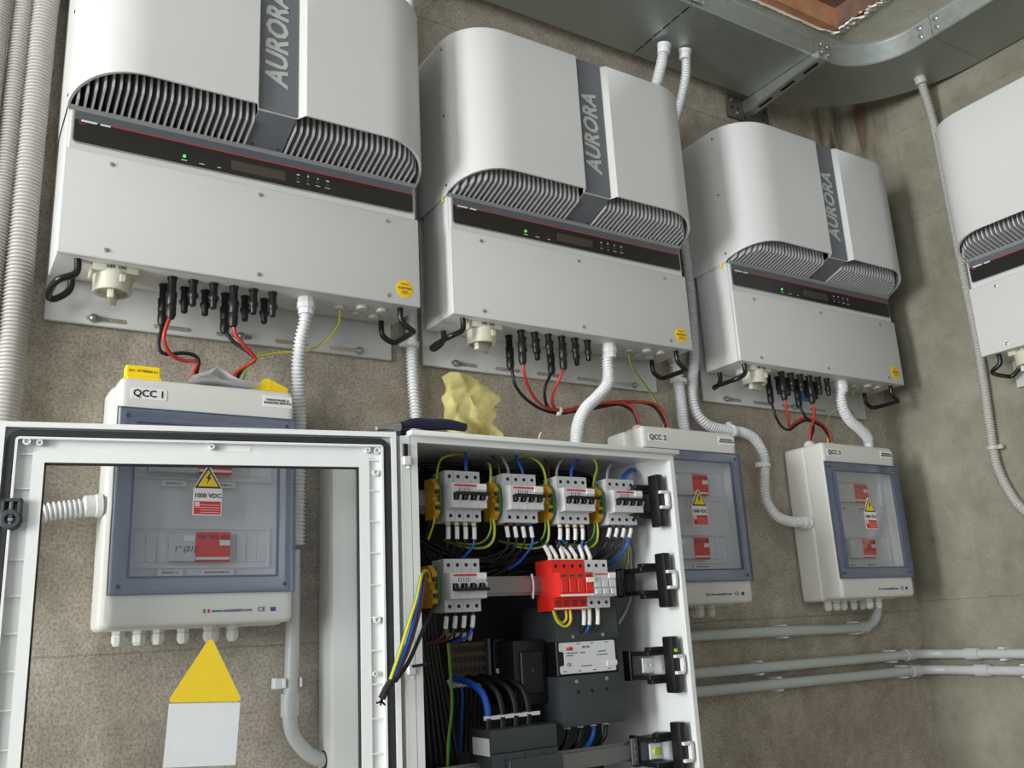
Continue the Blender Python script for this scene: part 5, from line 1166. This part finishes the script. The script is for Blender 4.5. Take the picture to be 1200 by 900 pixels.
wire('second blue wire beside the thick one above the fourth breaker', [(1.0614, -0.2150, -0.3398), (1.0759, -0.2100, -0.3232), (1.1220, -0.1800, -0.3033), (1.1865, -0.1400, -0.2868)], 'wire_blue', 0.0028)
for i, (x, s) in enumerate(((0.755, 1), (0.876, 1), (0.993, 1))):
    wire('green and yellow hanging loop under the %s earth terminal' % ORD[i+1], [(x-0.008, -0.222, -0.420), (x-0.007, -0.224, -0.440), (x-0.010, -0.220, -0.462), (x-0.022, -0.205, -0.472), (x-0.045, -0.17, -0.466), (x-0.06, -0.13, -0.45)], GY, 0.0028)
    wire('yellow wire beside the hanging loop under the %s earth terminal' % ORD[i+1], [(x-0.011, -0.220, -0.420), (x-0.012, -0.220, -0.440), (x-0.018, -0.212, -0.458), (x-0.03, -0.19, -0.465), (x-0.05, -0.15, -0.458)], ['wire_yellow', 'wire_green'], 0.0022)
wire('long yellow wire hanging down the shaded left side of the cabinet', [(0.655, -0.20, -0.60), (0.664, -0.19, -0.66), (0.669, -0.185, -0.74), (0.660, -0.185, -0.80), (0.656, -0.185, -0.86), (0.655, -0.18, -0.95)], ['wire_yellow', 'wire_green'], 0.0028)
# heavy black looms in the back of the cabinet
for i in range(16):
    z = -0.312 - 0.0055*(i % 8) + random.uniform(-0.003, 0.003); y = -0.095 - 0.028*(i // 8) - random.uniform(0, 0.02)
    wire('black loom wire running along the cabinet ceiling behind the breakers', [(0.565, y+0.03, z-0.06), (0.60, y, z-0.012), (0.70, y-0.01, z+random.uniform(-.006, .004)), (0.82, y-0.006, z+random.uniform(-.006, .004)), (0.94, y-0.01, z+random.uniform(-.006, .004)), (1.04, y, z-0.008), (1.085, y+0.02, z-0.06)], 'wire_black', 0.0046, 'black loom wires along the cabinet ceiling')
for i in range(10):
    x = 0.61+0.047*i+random.uniform(-.008, .008)
    wire('dark wire dropping behind the top breaker row', [(x, -0.13, -0.312), (x+random.uniform(-.01, .01), -0.165, -0.335), (x+random.uniform(-.012, .012), -0.172, -0.39), (x+random.uniform(-.02, .02), -0.15, -0.45)], ('wire_black', 'wire_black', 'wire_brown')[i % 3], 0.0036, 'dark wires dropping behind the top row')
for i in range(9):
    z = -0.448 - 0.006*i
    a, b = random.uniform(-0.008, 0.008), random.uniform(-0.02, 0.01)
    wire('black loom wire sagging behind the top row', [(0.60+0.01*i, -0.10, -0.40), (0.66+a, -0.15, z-0.015), (0.75, -0.165, z-0.030+b), (0.84, -0.16, z-0.022+a), (0.93, -0.155, z-0.010+b), (1.02, -0.13, z-0.004), (1.06, -0.08, z+0.02)], 'wire_black', 0.0042, 'black loom wires behind the top row')
for i in range(6):
    wire('black loom wire hanging at the shaded left side', [(0.60+0.006*i, -0.20, -0.585), (0.605+0.007*i, -0.19, -0.64), (0.625+0.008*i, -0.17, -0.72), (0.635+0.01*i, -0.16, -0.80), (0.65+0.012*i, -0.15, -0.95)], 'wire_black', 0.0042, 'black loom wires at the left side')
for i in range(8):
    wire('dark wire going down between terminal row and main breaker', [(0.702+0.0095*i, -0.105, -0.695), (0.704+0.0095*i, -0.125, -0.725), (0.706+0.0085*i, -0.12, -0.77), (0.71+0.009*i, -0.10, -0.83)], 'wire_blue' if i == 2 else 'wire_black', 0.0026, 'dark wires below the terminal row', sleeve=(0.012, 0.028))
for i in range(4):
    wire('dark wire above the shaded terminal row', [(0.712+0.014*i, -0.105, -0.636), (0.710+0.014*i, -0.115, -0.615), (0.700+0.014*i, -0.12, -0.59), (0.68+0.014*i, -0.11, -0.56)], 'wire_black', 0.0026, 'dark wires above the terminal row', sleeve=(0.003, 0.020))
wire('grey cable curving down at the right side of the cabinet', [(1.0892, -0.1700, -0.4178), (1.1081, -0.1700, -0.4724)] + [(1.1124, -0.1650, -0.4969), (1.1076, -0.1650, -0.5535), (1.0907, -0.1650, -0.5902), (1.0652, -0.1650, -0.6206)], 'wire_grey', 0.0032)
wire('black cable curving down at the right side of the cabinet', [(1.1461, -0.1300, -0.4233), (1.1765, -0.1200, -0.4560)] + [(1.1888, -0.1100, -0.4868), (1.1814, -0.1100, -0.5515), (1.1561, -0.1100, -0.6142)], 'wire_black', 0.0032)
wire('yellow-green wire at the right side of the cabinet', [(1.0987, -0.1700, -0.4287), (1.1055, -0.1650, -0.4856)] + [(1.0993, -0.1600, -0.5153), (1.1035, -0.1400, -0.5437)], GY, 0.0024)
for i, (x, mm) in enumerate(((0.728, 'wire_blue'), (0.757, 'wire_black'), (0.785, 'wire_black'), (0.812, 'wire_black'))):
    w = wire('thick %s supply cable, %s on top of the main breaker' % ('blue' if i == 0 else 'black', POS[i]), [(x, -0.205, -0.789), (x, -0.205, -0.775), (x, -0.204, -0.750), (x-0.004, -0.195, -0.725), (x-0.012, -0.165, -0.708), (x-0.02, -0.11, -0.70)], mm, 0.0062, 'supply cables of the main breaker')
    lathe_obj('heat_shrink', [(0.0068, 0), (0.0068, 0.018)], (x, -0.205, -0.788), (0, 0, 1), 'terminal_green' if False else 'wire_black', w, 12)
    bm = bmesh.new(); b_lathe(bm, [(0.0060, -0.0018), (0.0076, -0.0018), (0.0076, 0.0018), (0.0060, 0.0018)], (x, -0.205, -0.766), (0.1, 0, 1), 14); b_box(bm, (x+0.002, -0.2165, -0.770), (x+0.019, -0.2125, -0.7635), 0.0005, 1); b_box(bm, (x-0.010, -0.2120, -0.7705), (x-0.006, -0.2080, -0.7665), 0.0005, 1)
    new_obj('tie_marker', finish(bm, 'tie_marker'), 'label_white', w)
for i in range(4):
    wire('%s of four dark wires from the left under the contactor' % ORD[i], [(0.905+0.03*i, -0.19, -0.790), (0.903+0.03*i, -0.195, -0.812), (0.895+0.03*i, -0.185, -0.835), (0.885+0.03*i, -0.14, -0.86)], 'wire_blue' if i == 2 else 'wire_black', 0.0042, sleeve=(0.006, 0.014))
# multi-core cable pulled out over the hinge side
mc = thing('loose_cable', 'loose multi-core cable hanging out of the cabinet over the hinge, end taped', 'cable')
def core(name, pts, m, r=0.0031):
    mm = m if isinstance(m, list) else [m]
    return new_obj(name, tube_mesh(pts, r, 0.006, 8, 'core', [0, 0, 0, 0, 0, 1, 1, 0] if len(mm) > 1 else None), mm, mc)
core('yellow_green_core', [(0.6061, -0.2350, -0.5342), (0.5877, -0.2620, -0.5179), (0.5581, -0.3000, -0.5264), (0.5358, -0.3250, -0.5647), (0.5181, -0.3280, -0.6057), (0.5017, -0.3280, -0.6482), (0.4873, -0.3260, -0.6844)], ['wire_yellow', 'wire_green'])
core('blue_core', [(0.6004, -0.2400, -0.5254), (0.5681, -0.2850, -0.5225), (0.5423, -0.3220, -0.5562), (0.5303, -0.3260, -0.5951), (0.5152, -0.3260, -0.6381), (0.4917, -0.3250, -0.6853)], 'wire_blue')
core('brown_core', [(0.6046, -0.2350, -0.5281), (0.5760, -0.2800, -0.5222), (0.5515, -0.3180, -0.5534), (0.5386, -0.3220, -0.5953), (0.5196, -0.3230, -0.6437), (0.4951, -0.3240, -0.6863)], 'wire_brown')
core('grey_core', [(0.6043, -0.2320, -0.5310), (0.5758, -0.2750, -0.5224), (0.5495, -0.3160, -0.5560), (0.5363, -0.3200, -0.6006), (0.5180, -0.3210, -0.6463), (0.4941, -0.3230, -0.6870)], 'wire_grey')
core('black_core', [(0.6152, -0.2350, -0.5737), (0.5726, -0.2900, -0.5952), (0.5433, -0.3140, -0.6284), (0.5215, -0.3180, -0.6627), (0.4975, -0.3220, -0.6884)], 'wire_black', 0.0034)
P0, P1 = [(0.4952, -0.3240, -0.6810), (0.4728, -0.3260, -0.7107)]
bm = bmesh.new(); b_tube(bm, catmull([P0, tuple((Vector(P0)+Vector(P1))/2+Vector((-0.002, 0, 0))), P1], 0.005), 0.0058, 10); new_obj('tape_wrap', finish(bm, 'tape_wrap'), 'tape_dark', mc)
for q in range(3):
    e = Vector(P1); core('frayed_end', [tuple(e), tuple(e+Vector((-0.004+0.003*q, 0.001*q, -0.006))), tuple(e+Vector((-0.009+0.008*q, 0.002*q, -0.010+0.004*(q == 0))))], 'tape_dark', 0.0016)
rebase(mc, P0)

# ------------------------------------------------------------------ loose things lying about
# crumpled yellow cloth standing on the cabinet roof
cx0, cx1, cz0, cz1 = 0.688, 0.806, -0.287, -0.127
bm = bmesh.new(); NX, NZ = 26, 32; V = []
rnd = random.Random(11)
folds = [(rnd.uniform(0, 1), rnd.uniform(0, 1), rnd.uniform(-1, 1), rnd.uniform(-1, 1), rnd.uniform(0.002, 0.006)) for _ in range(18)]
for j in range(NZ+1):
    row = []
    for i in range(NX+1):
        u, v = i/NX, j/NZ
        edge = 0.010*math.sin(v*9)+0.006*math.sin(v*23+1)
        x = cx0 + (cx1-cx0)*u + edge*(1 if u > 0.5 else 0.4)
        topz = cz1 - 0.022*max(0, u-0.55)*2.2 - 0.012*max(0, 0.15-u)*6
        z = cz0 + (topz-cz0)*v
        y = -0.150 + 0.030*(u-0.5)**2 - 0.02*math.sin(v*2.6)
        for (fx, fz, a, b, h) in folds:
            d = (u-fx)*a + (v-fz)*b
            y -= h*math.exp(-abs(d)*9)*(1 if (a*b) > 0 else -1)
        if u > 0.42 and v < 0.42:
            y += 0.045*min(1, (u-0.42)*5)*min(1, (0.42-v)*5)*max(0, 1-max(0, u-0.85)*7)
        row.append(bm.verts.new((x, y, z)))
    V.append(row)
for j in range(NZ):
    for i in range(NX): bm.faces.new((V[j][i], V[j][i+1], V[j+1][i+1], V[j+1][i]))
back = bmesh.ops.solidify(bm, geom=bm.faces[:], thickness=0.0025)
cl = new_obj('crumpled_cloth', finish(bm, 'crumpled_cloth', 28), 'cloth_yellow')
tag(cl, 'crumpled pale yellow cloth standing on the cabinet roof', 'cloth')
# pliers with dark blue grips lying on the cabinet roof
pl = thing('pliers', 'pliers with dark blue grips lying on the cabinet roof', 'pliers')
gp = [(0.5392, -0.2750, -0.2726), (0.5689, -0.2680, -0.2643), (0.6038, -0.2620, -0.2627), (0.6403, -0.2580, -0.2592), (0.6770, -0.2550, -0.2614)]
bm = bmesh.new(); b_tube(bm, catmull(gp, 0.006), [0.007+0.0035*math.sin(3.1*i/24) for i in range(60)], 12); new_obj('grip', finish(bm, 'grip', 60), 'tool_blue', pl)
gp2 = [(p[0]+0.006, p[1]+0.024, -0.279) for p in gp]
bm = bmesh.new(); b_tube(bm, catmull(gp2, 0.006), [0.007+0.0035*math.sin(3.1*i/24) for i in range(60)], 12); new_obj('grip', finish(bm, 'grip', 60), 'tool_blue', pl)
gj = [(0.4885, -0.2850, -0.2828), (0.5080, -0.2800, -0.2796), (0.5359, -0.2750, -0.2743)]
bm = bmesh.new(); b_tube(bm, catmull(gj, 0.004), [0.004+0.0003*i for i in range(40)], 10); new_obj('jaw', finish(bm, 'jaw', 60), 'steel', pl)
rebase(pl, gp[2])
# small things on the cabinet roof
bm = bmesh.new(); b_lathe(bm, [(0.0135, 0), (0.0135, 0.016), (0.012, 0.019), (0.004, 0.019)], (1.020, -0.225, -0.287), (0, 0, 1), 18); b_lathe(bm, [(0.0145, 0.004), (0.0145, 0.010)], (1.020, -0.225, -0.287), (0, 0, 1), 6)
tag(new_obj('metal_gland', finish(bm, 'metal_gland', 30), 'steel'), 'nickel cable gland lying on the cabinet roof in front of QCC 2', 'gland')
bm = bmesh.new(); b_tube(bm, catmull([(0.816, -0.20, -0.281), (0.828, -0.20, -0.270), (0.842, -0.20, -0.268), (0.852, -0.20, -0.281)], 0.004), 0.006, 10)
tag(new_obj('red_scrap', finish(bm, 'red_scrap'), 'wire_red'), 'small red scrap beside the yellow cloth on the cabinet roof', 'scrap')
bm = bmesh.new(); b_tube(bm, catmull([(0.858, -0.22, -0.286), (0.862, -0.22, -0.262), (0.868, -0.22, -0.250)], 0.004), 0.0016, 8)
tag(new_obj('straw_scrap', finish(bm, 'straw_scrap'), 'ferrule_cream'), 'thin cream wire end standing on the cabinet roof', 'scrap')
# on junction box QCC 1: two yellow clips, folded papers
yb = thing('yellow_clip', 'flat yellow plastic clip with print on the left top of QCC 1', 'clip', (0.148, -0.10, -0.190), 0, 'yellow plastic clips')
bm = bmesh.new(); b_box(bm, (-0.028, -0.012, 0.006), (0.026, 0.010, 0.026), 0.0015, 1); new_obj('clip_body', finish(bm, 'clip_body'), 'sign_yellow', yb)
bm = bmesh.new(); b_box(bm, (-0.026, -0.016, 0.0), (0.028, 0.014, 0.0062), 0.001, 1); new_obj('clip_foot', finish(bm, 'clip_foot'), 'sign_yellow', yb)
text('lettering', 'N.1 - M TERRA 2.1', 0.0058, 'sticker_ink', yb, (-0.001, -0.0124, 0.0165))
yb = thing('yellow_clip', 'tilted yellow plastic clip at the right top of QCC 1', 'clip', (0.362, -0.10, -0.190), 0, 'yellow plastic clips')
bm = bmesh.new(); b_prism(bm, [(-0.038, 0.0005), (0.030, 0.0005), (0.031, 0.009), (-0.006, 0.024), (-0.012, 0.023)], 'y', -0.016, 0.018); new_obj('clip_body', finish(bm, 'clip_body', 0), 'sign_yellow', yb)
bm = bmesh.new(); b_prism(bm, [(-0.004, 0.003), (0.026, 0.003), (0.026, 0.0075), (-0.003, 0.018)], 'y', -0.0168, -0.0158); new_obj('clip_face', finish(bm, 'clip_face', 0), 'sticker_yellow', yb)
pp = thing('folded_paper', 'crumpled white papers lying on top of QCC 1', 'paper', (0.275, -0.09, -0.190))
rnd = random.Random(5)
for s in range(3):
    bm = bmesh.new(); n = 9; V = []
    for j in range(4):
        V.append([bm.verts.new((-0.058+0.118*i/n+0.003*s, -0.040+0.016*j, 0.002+0.004*s+(0.020*math.exp(-((i/n-0.35)*4.5)**2) if s == 2 else 0.004*math.exp(-((i/n-0.4)*3)**2))+rnd.uniform(0, 0.0025))) for i in range(n+1)])
    for j in range(3):
        for i in range(n): bm.faces.new((V[j][i], V[j][i+1], V[j+1][i+1], V[j+1][i]))
    bmesh.ops.solidify(bm, geom=bm.faces[:], thickness=0.0008)
    new_obj('sheet', finish(bm, 'sheet', 20), 'paper_white', pp)
